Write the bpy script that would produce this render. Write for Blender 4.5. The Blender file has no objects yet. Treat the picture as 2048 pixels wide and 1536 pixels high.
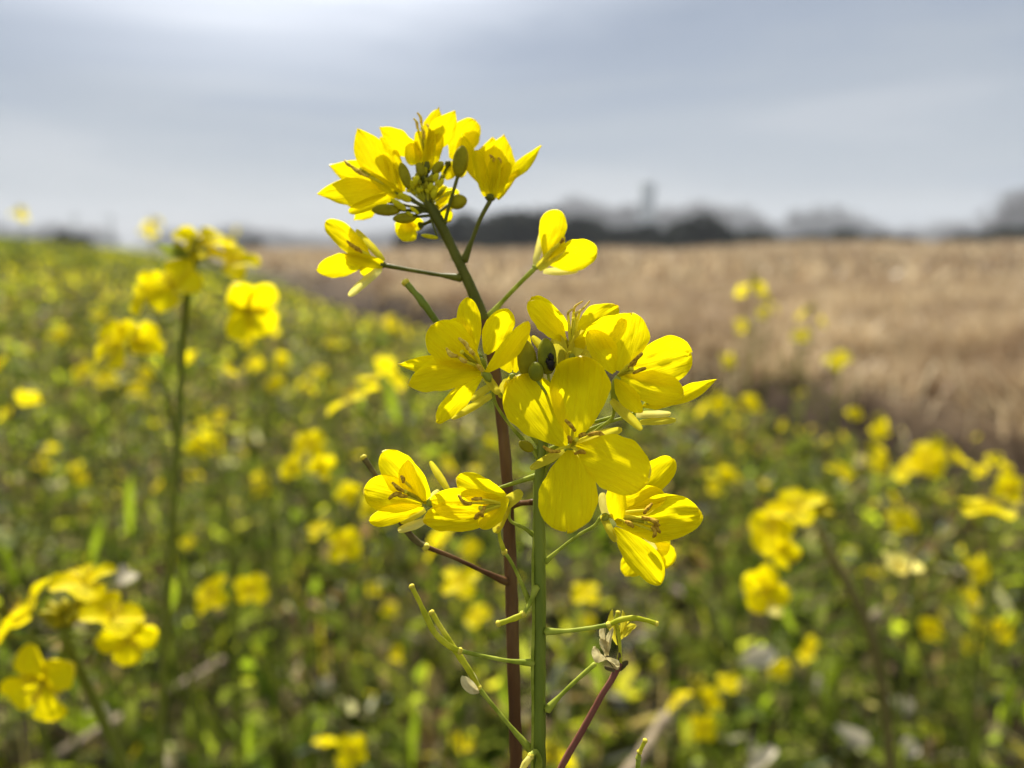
import bpy, math, random
import numpy as np
from mathutils import Vector, noise
random.seed(7)
rng = np.random.default_rng(7)
R_ = math.radians
SC = bpy.context.scene
COL = SC.collection

# ------------------------------------------------------------------ camera
FPX = 1479.0                 # focal length in photo pixels (2048 wide)
PITCH = R_(10.6)
CAMZ = 0.70
D0 = 0.100                   # distance of the sharp flowers
cam_d = bpy.data.cameras.new('camera')
cam_d.sensor_width = 36.0
cam_d.lens = 26.0
cam_d.clip_start = 0.005
cam_d.clip_end = 3000
cam_d.dof.use_dof = True
cam_d.dof.focus_distance = D0 + 0.0005
cam_d.dof.aperture_fstop = 11.5
cam = bpy.data.objects.new('camera', cam_d)
COL.objects.link(cam)
cam.location = (0, 0, CAMZ)
cam.rotation_euler = (math.pi / 2 - PITCH, 0, 0)
SC.camera = cam
CAM = Vector((0, 0, CAMZ))
FWD = Vector((0, math.cos(PITCH), -math.sin(PITCH)))
UP = Vector((0, math.sin(PITCH), math.cos(PITCH)))
RT = Vector((1, 0, 0))

# ------------------------------------------------------------------ light
SUN_AZ = R_(-17)             # from +Y towards +X
SUN_EL = R_(50)
SKY = 0.046
w = bpy.data.worlds.new('World'); SC.world = w; w.use_nodes = True
nt = w.node_tree; nt.nodes.clear()
def N(tree, typ, **kw):
    n = tree.nodes.new(typ)
    for k, v in kw.items(): setattr(n, k, v)
    return n
def ramp(tree, stops, interp='EASE'):
    n = tree.nodes.new('ShaderNodeValToRGB'); cr = n.color_ramp; cr.interpolation = interp
    while len(cr.elements) > 1: cr.elements.remove(cr.elements[-1])
    cr.elements[0].position = stops[0][0]; cr.elements[0].color = (*stops[0][1], 1)
    for p, c in stops[1:]:
        e = cr.elements.new(p); e.color = (*c, 1)
    return n
L = nt.links.new
out = N(nt, 'ShaderNodeOutputWorld'); bg = N(nt, 'ShaderNodeBackground')
bg.inputs['Strength'].default_value = SKY
sky = N(nt, 'ShaderNodeTexSky', sky_type='NISHITA', sun_disc=False)
sky.sun_elevation = SUN_EL; sky.sun_rotation = SUN_AZ
sky.air_density = 1.0; sky.dust_density = 1.5; sky.ozone_density = 1.0
tc = N(nt, 'ShaderNodeTexCoord')
mp = N(nt, 'ShaderNodeMapping'); mp.inputs['Scale'].default_value = (1.0, 1.0, 6.0)
mp.inputs['Rotation'].default_value = (0, R_(4), 0)
mp.inputs['Location'].default_value = (0.35, 0.2, 0.5)
L(tc.outputs['Generated'], mp.inputs['Vector'])
n1 = N(nt, 'ShaderNodeTexNoise'); n1.inputs['Scale'].default_value = 1.25; n1.inputs['Detail'].default_value = 5; n1.inputs['Roughness'].default_value = .5
n1.inputs['Distortion'].default_value = .4
L(mp.outputs[0], n1.inputs['Vector'])
cl = ramp(nt, [(.32, (3.4, 4.1, 5.4)), (.46, (4.3, 4.95, 6.1)), (.56, (5.0, 5.55, 6.4)), (.68, (6.0, 6.4, 7.1))])
L(n1.outputs['Fac'], cl.inputs[0])
# bright thin cloud around the sun
sd = (math.sin(SUN_AZ) * math.cos(SUN_EL), math.cos(SUN_AZ) * math.cos(SUN_EL), math.sin(SUN_EL))
dp = N(nt, 'ShaderNodeVectorMath', operation='DOT_PRODUCT'); dp.inputs[1].default_value = sd
L(tc.outputs['Generated'], dp.inputs[0])
gl = N(nt, 'ShaderNodeMapRange', interpolation_type='SMOOTHSTEP')
gl.inputs['From Min'].default_value = .74; gl.inputs['From Max'].default_value = 1.0
gl.inputs['To Min'].default_value = 0.0; gl.inputs['To Max'].default_value = 26.0
L(dp.outputs['Value'], gl.inputs['Value'])
glc = N(nt, 'ShaderNodeVectorMath', operation='MULTIPLY')
gl3 = N(nt, 'ShaderNodeCombineXYZ')
for i in range(3): L(gl.outputs[0], gl3.inputs[i])
glm = N(nt, 'ShaderNodeVectorMath', operation='MULTIPLY'); glm.inputs[1].default_value = (1, 1, 1.02)
L(gl3.outputs[0], glm.inputs[0])
L(glm.outputs[0], glc.inputs[0])
mg = ramp(nt, [(.3, (.45, .45, .45)), (.62, (1.25, 1.25, 1.25))]); L(n1.outputs['Fac'], mg.inputs[0])
L(mg.outputs[0], glc.inputs[1])
ad = N(nt, 'ShaderNodeVectorMath', operation='ADD'); L(cl.outputs[0], ad.inputs[0]); L(glc.outputs[0], ad.inputs[1])
mx = N(nt, 'ShaderNodeMix', data_type='RGBA'); mx.inputs['Factor'].default_value = .82
# sky behind the camera brightened and warmed: added fill for the shaded petals
dq = N(nt, 'ShaderNodeVectorMath', operation='DOT_PRODUCT'); dq.inputs[1].default_value = (0, -1, .35)
L(tc.outputs['Generated'], dq.inputs[0])
bk = N(nt, 'ShaderNodeMapRange', interpolation_type='SMOOTHSTEP'); bk.inputs['From Min'].default_value = -.2; bk.inputs['From Max'].default_value = .8
L(dq.outputs['Value'], bk.inputs['Value'])
wm = N(nt, 'ShaderNodeMix', data_type='RGBA', blend_type='MULTIPLY'); wm.inputs['B'].default_value = (1.85, 1.75, 1.5, 1)
L(bk.outputs[0], wm.inputs['Factor']); L(ad.outputs[0], wm.inputs['A'])
L(sky.outputs[0], mx.inputs['A']); L(wm.outputs['Result'], mx.inputs['B'])
L(mx.outputs['Result'], bg.inputs['Color']); L(bg.outputs[0], out.inputs[0])

sl = bpy.data.lights.new('sun', 'SUN'); sl.energy = 5.0; sl.angle = R_(.6); sl.color = (1, .95, .86)
so = bpy.data.objects.new('sun', sl); COL.objects.link(so)
so.rotation_euler = Vector(sd).to_track_quat('Z', 'Y').to_euler()
so.location = (0, 0, 5)
SC.view_settings.view_transform = 'Standard'; SC.view_settings.look = 'None'
SC.view_settings.exposure = 0.92; SC.view_settings.gamma = 1.0
SC.cycles.max_bounces = 8; SC.cycles.transparent_max_bounces = 8
SC.cycles.transmission_bounces = 5; SC.cycles.diffuse_bounces = 3; SC.cycles.volume_bounces = 0
SC.cycles.sample_clamp_indirect = 6.0

# ------------------------------------------------------------------ helpers
def P(px, py, d):
    """point seen at photo pixel (px,py) at depth d metres along the view axis"""
    return CAM + d * (FWD + ((px - 1024) / FPX) * RT + (-(py - 768) / FPX) * UP)
def Q(t):
    """hero-plant coordinates: photo pixel + depth offset in pixels"""
    return P(t[0], t[1], D0 * (1 + t[2] / FPX))
def pxm(dz=0.0): return D0 * (1 + dz / FPX) / FPX

def tag(o, label=None, cat=None, group=None, kind=None):
    if label: o['label'] = label
    if cat: o['category'] = cat
    if group: o['group'] = group
    if kind: o['kind'] = kind
    return o
def empty(name, loc):
    o = bpy.data.objects.new(name, None); COL.objects.link(o); o.location = loc; o.empty_display_size = .01
    return o

class MB:
    def __init__(s): s.v = []; s.f = []; s.uv = []; s.m = []
    def add(s, vs, fs, uvs=None, mi=0):
        b = len(s.v); s.v += [Vector(x) for x in vs]
        s.uv += list(uvs) if uvs else [(0, 0)] * len(vs)
        for f in fs: s.f.append([b + i for i in f]); s.m.append(mi)
    def build(s, name, mats, parent=None, origin=None, world=None):
        """world = parent's world position (parents are never rotated when this is used)"""
        org = Vector(origin) if origin is not None else Vector((0, 0, 0))
        me = bpy.data.meshes.new(name)
        me.from_pydata([tuple(x - org) for x in s.v], [], s.f)
        uvl = me.uv_layers.new(name='UVMap')
        li = np.empty(len(me.loops), dtype=np.int32); me.loops.foreach_get('vertex_index', li)
        uvl.data.foreach_set('uv', np.array(s.uv, dtype=np.float32)[li].ravel())
        if not isinstance(mats, (list, tuple)): mats = [mats]
        for m in mats: me.materials.append(m)
        me.polygons.foreach_set('material_index', s.m)
        me.polygons.foreach_set('use_smooth', [True] * len(s.f))
        o = bpy.data.objects.new(name, me); COL.objects.link(o)
        if parent is not None:
            o.parent = parent
            o.location = org - Vector(world if world is not None else (0, 0, 0))
        else: o.location = org
        return o

def spline(pts, n=6):
    pts = [Vector(p) for p in pts]
    if len(pts) < 3:
        return [pts[0].lerp(pts[-1], i / n) for i in range(n + 1)]
    K = len(pts); h = [max(1e-7, (pts[i + 1] - pts[i]).length) for i in range(K - 1)]
    s_ = [(pts[i + 1] - pts[i]) / h[i] for i in range(K - 1)]
    m_ = [s_[0]] + [(s_[i - 1] * h[i] + s_[i] * h[i - 1]) / (h[i - 1] + h[i]) for i in range(1, K - 1)] + [s_[-1]]
    o = []
    for i in range(K - 1):
        for k in range(n):
            t = k / n; t2 = t * t; t3 = t2 * t
            o.append(pts[i] * (2 * t3 - 3 * t2 + 1) + m_[i] * (h[i] * (t3 - 2 * t2 + t)) + pts[i + 1] * (-2 * t3 + 3 * t2) + m_[i + 1] * (h[i] * (t3 - t2)))
    o.append(pts[-1]); return o

def tube(mb, pts, rads, n=6, sides=10, mi=0, cap=True, wob=0.0, ridges=0):
    """pts control points, rads at the same points"""
    c = spline(pts, n); K = len(c)
    rs = [float(np.interp(i / (K - 1) * (len(rads) - 1), range(len(rads)), rads)) for i in range(K)]
    t0 = (c[1] - c[0]).normalized()
    nrm = t0.orthogonal().normalized(); vs = []; uvs = []; L_ = 0
    for i, p in enumerate(c):
        t = (c[min(i + 1, K - 1)] - c[max(i - 1, 0)])
        if t.length < 1e-9: t = t0
        t.normalize()
        nrm = (nrm - t * nrm.dot(t)).normalized(); b = t.cross(nrm)
        if i: L_ += (c[i] - c[i - 1]).length
        for k in range(sides):
            a = 2 * math.pi * k / sides
            r = rs[i] * (1 + (wob * noise.noise((p.x * 900 + k, p.y * 900, p.z * 900)) if wob else 0) + (ridges * math.cos(5 * a) if ridges else 0))
            vs.append(p + (nrm * math.cos(a) + b * math.sin(a)) * r); uvs.append((k / sides, L_ * 100))
    fs = []
    for i in range(K - 1):
        for k in range(sides):
            k2 = (k + 1) % sides
            fs.append([i * sides + k, i * sides + k2, (i + 1) * sides + k2, (i + 1) * sides + k])
    if cap:
        for e, s_ in ((0, -1), (K - 1, 1)):
            ci = len(vs); td = ((c[1] - c[0]) if e == 0 else (c[-1] - c[-2])).normalized() * s_
            vs.append(c[e] + td * rs[e] * .7); uvs.append((0, 0))
            for k in range(sides):
                k2 = (k + 1) % sides
                fs.append([e * sides + k, e * sides + k2, ci] if s_ > 0 else [e * sides + k2, e * sides + k, ci])
    mb.add(vs, fs, uvs, mi)

def lathe(mb, a, b, prof, sides=14, mi=0, lobes=0, lobe_amp=0.0, flat=1.0):
    """prof list of (t, r) from a to b"""
    a = Vector(a); b = Vector(b); t = (b - a); ln = t.length; t = t.normalized()
    n = t.orthogonal().normalized(); m = t.cross(n); vs = []; uvs = []
    for (u, r) in prof:
        for k in range(sides):
            q = 2 * math.pi * k / sides
            rr = r * (1 - lobe_amp * abs(math.sin(lobes * q / 2)) ** 6 if lobes else 1)
            vs.append(a + t * ln * u + (n * math.cos(q) + m * math.sin(q) * flat) * rr); uvs.append((k / sides, u))
    K = len(prof); fs = []
    for i in range(K - 1):
        for k in range(sides):
            k2 = (k + 1) % sides
            fs.append([i * sides + k, i * sides + k2, (i + 1) * sides + k2, (i + 1) * sides + k])
    fs.append(list(range(sides))[::-1]); fs.append([(K - 1) * sides + k for k in range(sides)])
    mb.add(vs, fs, uvs, mi)

def petal(mb, base, tip, width, roll=0., bend=0., cup=.12, shape='round', curl=0., ruf=.03, seed=0, mi=0, view=None, nu=16, nv=12, edge=0.0, twist=0., wr=0.0):
    base = Vector(base); tip = Vector(tip); a = tip - base; Ln = a.length; a.normalize()
    c = ((Vector(view) if view is not None else CAM) - (base + tip) * .5).normalized()
    n0 = (c - a * c.dot(a))
    if n0.length < 1e-6: n0 = a.orthogonal()
    n0.normalize(); s0 = a.cross(n0).normalized()
    if shape == 'round': um, k, claw, tp = .62, 1.02, .09, .92
    elif shape == 'oval': um, k, claw, tp = .55, 1.0, .16, 1.0
    elif shape == 'point': um, k, claw, tp = .56, 1.0, .14, 1.0
    elif shape == 'strap': um, k, claw, tp = .45, .6, .55, .7
    rd = random.Random(seed); p1, p2, p3, p4 = [rd.uniform(0, 6.28) for _ in range(4)]
    h = width / 2; rows = []
    n1_ = int(nu * .55)
    for i in range(n1_ + 1):
        u = um * i / n1_; rows.append((u, claw + (1 - claw) * math.sin(math.pi / 2 * u / um) ** k))
    n2_ = nu - n1_
    for i in range(1, n2_ + 1):
        th = math.pi / 2 * i / n2_
        if shape == 'point':
            q = i / n2_; rows.append((um + (1 - um) * q, max(.03, 1 - q ** 1.55)))
        else: rows.append((um + (1 - um) * math.sin(th), max(.015, math.cos(th) ** tp)))
    nz0 = rd.uniform(0, 90)
    vs = []; uvs = []
    for (u, wd) in rows:
        r_ = roll + twist * u
        s = s0 * math.cos(r_) + n0 * math.sin(r_); n = n0 * math.cos(r_) - s0 * math.sin(r_)
        lift = bend * Ln * 4 * u * (1 - u) + curl * Ln * u ** 4
        for j in range(nv + 1):
            v = -1 + 2 * j / nv
            ww = wd * h * (1 + (.05 * math.sin(6.2 * u + p1 + (1 if v > 0 else 0) * 2) + (.10 * noise.noise((u * 6.5, (3 if v > 0 else 9), nz0)) if nu > 10 else 0)) * abs(v))
            wrk = wr * width * (noise.noise((u * 4.2, v * 4.5 * max(wd, .3), nz0)) + .5 * noise.noise((u * 9, v * 10 * max(wd, .3), nz0 + 7))) * min(1, u * 2) if wr else 0.0
            if u > .9: wrk += .03 * Ln * noise.noise((v * 3, 5, nz0)) * (u - .9) * 10
            rr = ruf * width * (math.sin(7 * u + p2 + 2.2 * v) * v * v * min(1, u * 2) + .6 * math.sin(11 * u + p3 - 3 * v) * v ** 4 * u
                  + .35 * math.sin(9 * u + 6 * v + p4) * u * u)
            notch = (-.035 * Ln * math.exp(-(v / .2) ** 2) * (u ** 14) if shape == 'round' else 0) + (.05 * Ln * noise.noise((v * 2.2, 2, nz0)) * u ** 5 if shape != 'strap' and nu > 10 else 0)
            midrib = -.012 * width * math.exp(-(v / .12) ** 2)
            p = base + a * (Ln * u + notch) + s * (ww * v) + n * (lift + cup * h * (v * v - .3) * wd * 1.6 * math.sin(min(1, u * 1.6) * 1.57) + rr + wrk + edge * h * v ** 8 * u + midrib)
            vs.append(p); uvs.append((.5 + v * wd * .5, u))
    fs = []
    W = nv + 1
    for i in range(len(rows) - 1):
        for j in range(nv):
            fs.append([i * W + j, i * W + j + 1, (i + 1) * W + j + 1, (i + 1) * W + j])
    mb.add(vs, fs, uvs, mi)

# ------------------------------------------------------------------ materials
def mat(name):
    m = bpy.data.materials.new(name); m.use_nodes = True; t = m.node_tree; t.nodes.clear()
    return m, t, t.links.new, N(t, 'ShaderNodeOutputMaterial')

def leafy(name, stops, trans=.5, noise_scale=None, rough=.45, gloss=.008, island=False, petalveins=False, tint=(1, 1, 1), bump=0.0, uvgrad=None, patch=None, transmul=(1.0, 1.0, 1.0)):
    """thin sheet that scatters and lets light through"""
    m, t, l, o = mat(name)
    if island:
        g = N(t, 'ShaderNodeNewGeometry'); fac = g.outputs['Random Per Island']
    else:
        nz = N(t, 'ShaderNodeTexNoise'); nz.inputs['Scale'].default_value = noise_scale or 400; nz.inputs['Detail'].default_value = 3
        tcd = N(t, 'ShaderNodeTexCoord'); l(tcd.outputs['Object'], nz.inputs['Vector']); fac = nz.outputs['Fac']
    cr = ramp(t, stops, 'LINEAR'); l(fac, cr.inputs[0]); colr = cr.outputs[0]
    nor = None
    if uvgrad:
        uv = N(t, 'ShaderNodeUVMap'); sx = N(t, 'ShaderNodeSeparateXYZ'); l(uv.outputs[0], sx.inputs[0])
        r2 = ramp(t, uvgrad, 'EASE'); l(sx.outputs['Y'], r2.inputs[0])
        mm = N(t, 'ShaderNodeMix', data_type='RGBA', blend_type='MULTIPLY'); mm.inputs['Factor'].default_value = 1
        l(colr, mm.inputs['A']); l(r2.outputs[0], mm.inputs['B']); colr = mm.outputs['Result']
    if patch:
        tcp = N(t, 'ShaderNodeTexCoord'); np_ = N(t, 'ShaderNodeTexNoise'); np_.inputs['Scale'].default_value = patch[0]; np_.inputs['Detail'].default_value = 3
        l(tcp.outputs['Object'], np_.inputs['Vector']); rp_ = ramp(t, patch[1], 'LINEAR'); l(np_.outputs['Fac'], rp_.inputs[0])
        mm = N(t, 'ShaderNodeMix', data_type='RGBA', blend_type='MULTIPLY'); mm.inputs['Factor'].default_value = 1
        l(colr, mm.inputs['A']); l(rp_.outputs[0], mm.inputs['B']); colr = mm.outputs['Result']
    if petalveins:
        uv = N(t, 'ShaderNodeUVMap'); mpp = N(t, 'ShaderNodeMapping'); mpp.inputs['Scale'].default_value = (26, 2.2, 1)
        l(uv.outputs[0], mpp.inputs['Vector'])
        nv_ = N(t, 'ShaderNodeTexNoise'); nv_.inputs['Scale'].default_value = 1.0; nv_.inputs['Detail'].default_value = 4; nv_.inputs['Distortion'].default_value = .6
        l(mpp.outputs[0], nv_.inputs['Vector'])
        r3 = ramp(t, [(.3, (.94, .90, .8)), (.6, (1, 1, 1))], 'LINEAR'); l(nv_.outputs['Fac'], r3.inputs[0])
        mm = N(t, 'ShaderNodeMix', data_type='RGBA', blend_type='MULTIPLY'); mm.inputs['Factor'].default_value = 1
        l(colr, mm.inputs['A']); l(r3.outputs[0], mm.inputs['B']); colr = mm.outputs['Result']
        bp = N(t, 'ShaderNodeBump'); bp.inputs['Strength'].default_value = .4; bp.inputs['Distance'].default_value = .0003
        l(nv_.outputs['Fac'], bp.inputs['Height']); nor = bp.outputs[0]
    df = N(t, 'ShaderNodeBsdfDiffuse'); tr = N(t, 'ShaderNodeBsdfTranslucent'); gs = N(t, 'ShaderNodeBsdfGlossy')
    gs.inputs['Roughness'].default_value = rough
    l(colr, df.inputs['Color'])
    tm = N(t, 'ShaderNodeMix', data_type='RGBA', blend_type='MULTIPLY'); tm.inputs['Factor'].default_value = 1
    tm.inputs['B'].default_value = (*transmul, 1)
    l(colr, tm.inputs['A']); l(tm.outputs['Result'], tr.inputs['Color'])
    if nor:
        for b in (df, tr, gs): l(nor, b.inputs['Normal'])
    m1 = N(t, 'ShaderNodeMixShader'); m1.inputs[0].default_value = trans; l(df.outputs[0], m1.inputs[1]); l(tr.outputs[0], m1.inputs[2])
    fr = N(t, 'ShaderNodeFresnel'); fr.inputs[0].default_value = 1.35
    ml = N(t, 'ShaderNodeMath', operation='MULTIPLY'); ml.inputs[1].default_value = gloss * 10; l(fr.outputs[0], ml.inputs[0])
    m2 = N(t, 'ShaderNodeMixShader'); l(ml.outputs[0], m2.inputs[0]); l(m1.outputs[0], m2.inputs[1]); l(gs.outputs[0], m2.inputs[2])
    l(m2.outputs[0], o.inputs[0]); return m

def solid(name, stops, scale=300, rough=.55, bump=.0, stretch=(1, 1, 1), sss=0.0, dist=.0005, spec=.13, voro=False):
    m, t, l, o = mat(name)
    b = N(t, 'ShaderNodeBsdfPrincipled'); b.inputs['Roughness'].default_value = rough
    b.inputs['Specular IOR Level'].default_value = spec
    tcd = N(t, 'ShaderNodeTexCoord'); mpp = N(t, 'ShaderNodeMapping'); mpp.inputs['Scale'].default_value = stretch
    l(tcd.outputs['Object'], mpp.inputs[0])
    nz = N(t, 'ShaderNodeTexNoise'); nz.inputs['Scale'].default_value = scale; nz.inputs['Detail'].default_value = 6
    l(mpp.outputs[0], nz.inputs['Vector'])
    cr = ramp(t, stops, 'LINEAR'); l(nz.outputs['Fac'], cr.inputs[0]); l(cr.outputs[0], b.inputs['Base Color'])
    if bump:
        bp = N(t, 'ShaderNodeBump'); bp.inputs['Strength'].default_value = bump; bp.inputs['Distance'].default_value = dist
        l(nz.outputs['Fac'], bp.inputs['Height']); l(bp.outputs[0], b.inputs['Normal'])
    if sss:
        b.inputs['Subsurface Weight'].default_value = sss; b.inputs['Subsurface Radius'].default_value = (1, .8, .2)
        b.inputs['Subsurface Scale'].default_value = .0006
    l(b.outputs[0], o.inputs[0]); return m

PG = [(0, (.90, .88, .55)), (.22, (1, 1, 1)), (1, (1, 1, 1))]
M_petal = leafy('petal_yellow', [(.3, (.90, .755, .002)), (.7, (.94, .815, .003))], trans=.60, noise_scale=250, petalveins=True, uvgrad=PG, gloss=.012, rough=.5)
M_petal_old = leafy('petal_ochre_yellow', [(.3, (.82, .69, .002)), (.7, (.88, .76, .003))], trans=.50, noise_scale=250, petalveins=True, uvgrad=PG, gloss=.010)
M_bgpetal = leafy('petal_field', [(0, (.90, .80, .003)), (1, (.97, .90, .004))], trans=.6, island=True, gloss=.005)
M_palepetal = leafy('petal_faded', [(.3, (.80, .72, .16)), (.7, (.88, .80, .28))], trans=.5, noise_scale=300, petalveins=True)
M_sepal = leafy('sepal_yellow_green', [(.3, (.62, .56, .03)), (.7, (.78, .68, .05))], trans=.45, noise_scale=500, petalveins=True)
M_sepal_pale = leafy('sepal_pale', [(.3, (.78, .70, .14)), (.7, (.86, .79, .24))], trans=.45, noise_scale=500, petalveins=True)
M_wither = leafy('withered_petal', [(.3, (.52, .44, .20)), (.7, (.76, .68, .36))], trans=.4, noise_scale=900, petalveins=True)
M_fil = leafy('filament', [(.3, (.80, .72, .03)), (.7, (.88, .80, .05))], trans=.35, noise_scale=600)
M_anther = solid('anther', [(.35, (.30, .16, .010)), (.65, (.62, .40, .03))], 2500, .8, .6, dist=.0002)
M_anthergold = solid('anther_gold', [(.35, (.55, .34, .02)), (.65, (.80, .62, .10))], 2500, .8, .4, dist=.0002)
M_pistil = leafy('pistil', [(.3, (.42, .38, .015)), (.7, (.58, .52, .025))], trans=.35, noise_scale=1500)
M_stem = solid('stem_green', [(.3, (.085, .115, .010)), (.5, (.14, .18, .018)), (.72, (.22, .26, .035))], 260, .42, .35, (1, 1, .12), sss=.2, dist=.0003)
M_stemup = solid('stem_dark_green', [(.3, (.060, .066, .006)), (.7, (.13, .13, .014))], 300, .5, .35, (1, 1, .15), sss=.1, dist=.0003)
M_brown = solid('stem_brown', [(.3, (.060, .026, .009)), (.5, (.105, .050, .018)), (.7, (.16, .09, .035))], 260, .5, .4, (1, 1, .12), sss=.1, dist=.0003)
M_red = solid('stalk_red', [(.3, (.14, .045, .030)), (.7, (.24, .10, .065))], 300, .5, .3, (1, 1, .2), sss=.1, dist=.0003)
M_ped = leafy('pedicel_green', [(.35, (.24, .29, .025)), (.7, (.46, .50, .07))], trans=.3, noise_scale=500, gloss=.02)
M_pod = leafy('pod_green', [(.35, (.42, .44, .02)), (.55, (.56, .55, .035)), (.7, (.70, .66, .08))], trans=.35, noise_scale=420, gloss=.02)
M_poddark = solid('pod_dark', [(.3, (.07, .05, .02)), (.7, (.17, .15, .05))], 500, .6, .3, dist=.0002)
M_knob = solid('node_yellow', [(.3, (.50, .40, .02)), (.7, (.70, .60, .08))], 1500, .6, .4, sss=.2, dist=.0002)
M_bud = leafy('bud_green', [(.3, (.17, .18, .010)), (.6, (.28, .28, .015)), (.8, (.42, .40, .03))], trans=.25, noise_scale=420, gloss=.03)
M_budolive = leafy('bud_olive', [(.3, (.26, .23, .008)), (.7, (.44, .38, .014))], trans=.25, noise_scale=420, gloss=.02)
M_budyel = leafy('bud_yellow', [(.3, (.62, .56, .015)), (.7, (.86, .78, .02))], trans=.4, noise_scale=800, gloss=.01)
M_aphid = solid('insect_black', [(.3, (.008, .007, .006)), (.7, (.03, .022, .015))], 3000, .5, .6, dist=.0002)
M_bstem = solid('field_stem', [(.3, (.10, .125, .014)), (.7, (.20, .22, .03))], 30, .6, 0, (1, 1, .2))
M_bleaf = leafy('field_leaf', [(0, (.08, .12, .012)), (.5, (.15, .20, .02)), (1, (.26, .29, .035))], trans=.5, island=True, gloss=.004)
M_bstembrown = solid('field_stem_brown', [(.3, (.12, .10, .03)), (.7, (.22, .19, .06))], 30, .6, 0, (1, 1, .2))

# ------------------------------------------------------------------ hero plants
class Plant:
    def __init__(s, name, base, label, cat='flowering plant', group=None):
        s.o = empty(name, base); s.b = Vector(base); tag(s.o, label, cat, group)
SEED = [100]
def sd_():
    SEED[0] += 1; return SEED[0]
def px_w(w, z): return w * pxm(z)

def flower(pl, c, petals, sepals=(), anthers=(), pistil=None, ped=None, pedr=(4, 3.2), pedm=None, pm=None, name='flower', axis=None, recm=None, recr=7, am=None, asz=1.0):
    """c = centre (px,py,dz). petals: (tx,ty,tz,width,{opts}); sepals the same; anthers: (x,y,z[,angle])"""
    C = Q(c); mb = MB()
    if axis is None: axis = (0, 0, 14)
    back = Q((c[0] + axis[0], c[1] + axis[1], c[2] + axis[2]))
    lathe(mb, back, C, [(0, px_w(recr * .55, c[2])), (.35, px_w(recr, c[2])), (.8, px_w(recr * .95, c[2])), (1, px_w(recr * .5, c[2]))], 10)
    if ped:
        pts = [Q(p) for p in ped] + [back]
        tube(mb, pts, [px_w(pedr[0] * 1.6, c[2])] + [px_w(pedr[1], c[2])] * (len(pts) - 2) + [px_w(pedr[1] * 1.15, c[2])], 6, 9)
    fo = mb.build(name, pedm or M_ped, pl.o, C, pl.b)
    def leaf(nm, spec, m, strap):
        tx, ty, tz, wd = spec[:4]; o = dict(spec[4]) if len(spec) > 4 else {}
        b = o.pop('base', None); B = Q(b) if b else C; mm = o.pop('m', m)
        T = Q((tx, ty, tz)); k = MB()
        o.setdefault('seed', sd_())
        if strap:
            o.setdefault('shape', 'strap'); o.setdefault('cup', .55); o.setdefault('nv', 6); o.setdefault('ruf', .02)
        else:
            o.setdefault('shape', 'round'); o.setdefault('nu', 22); o.setdefault('nv', 16); o.setdefault('ruf', .025); o.setdefault('wr', .035); o.setdefault('edge', .11)
        if b is None:
            B = C + (T - C).normalized() * px_w(3, c[2])
        petal(k, B, T, px_w(wd, tz), **o)
        k.build(nm, mm, fo, B, C)
    for s in petals: leaf('petal', s, pm or M_petal, False)
    for s in sepals: leaf('sepal', s, M_sepal, True)
    for s in anthers:
        A = Q(s[:3]); k = MB(); rootp = C + (A - C) * .05
        mid = C.lerp(A, .5) + Vector((0, 0, .00015))
        tube(k, [rootp, mid, A], [px_w(3.6, 0), px_w(3.4, 0), px_w(2.6, 0)], 4, 6)
        ang = s[3] if len(s) > 3 else math.atan2(-(s[1] - c[1]), s[0] - c[0]); ln = s[4] if len(s) > 4 else 22
        hk = s[5] if len(s) > 5 else .25
        dx, dy = math.cos(ang) * ln, -math.sin(ang) * ln
        a0 = Q((s[0] - dx * .35, s[1] - dy * .35, s[2] + 1)); a1 = Q((s[0] + dx * .25, s[1] + dy * .25, s[2] - 5)); a2 = Q((s[0] + dx * .62 + dy * hk, s[1] + dy * .62 - dx * hk * (-1), s[2] - 2))
        tube(k, [a0, a1, a2], [px_w(3.2 * asz, 0), px_w(4.6 * asz, 0), px_w(2.6 * asz, 0)], 5, 8, mi=1, wob=.5)
        k.build('stamen', [M_fil, am or M_anther], fo, C, C)
    if pistil:
        A = Q(pistil); k = MB()
        tube(k, [C, C.lerp(A, .6), A], [px_w(3.5, 0), px_w(4.4, 0), px_w(3.0, 0)], 5, 8)
        d = (A - C).normalized() * px_w(5, 0)
        lathe(k, A - d * .4, A + d, [(0, px_w(3, 0)), (.4, px_w(5.0, 0)), (.8, px_w(4.6, 0)), (1, px_w(2, 0))], 8, mi=1)
        k.build('pistil', [M_pistil, M_fil], fo, C, C)
    return fo

def bud(pl, a, b, r, m, ped=None, pr=3, name='bud', pm=None):
    """a,b ends of the bud, r radius px"""
    k = MB(); A, B = Q(a), Q(b); z = a[2]
    prof = [(0, .35), (.08, .62), (.22, .88), (.42, 1.0), (.62, .96), (.8, .78), (.92, .5), (1, .2)]
    lathe(k, A, B, [(t, px_w(r * q, z)) for t, q in prof], 24, lobes=4, lobe_amp=.16)
    if ped: tube(k, [Q(p) for p in ped] + [A.lerp(B, .03)], [px_w(pr, z)] * (len(ped) + 1), 5, 8, mi=1)
    return k.build(name, [m, pm or M_ped], pl.o, A, pl.b)

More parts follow.
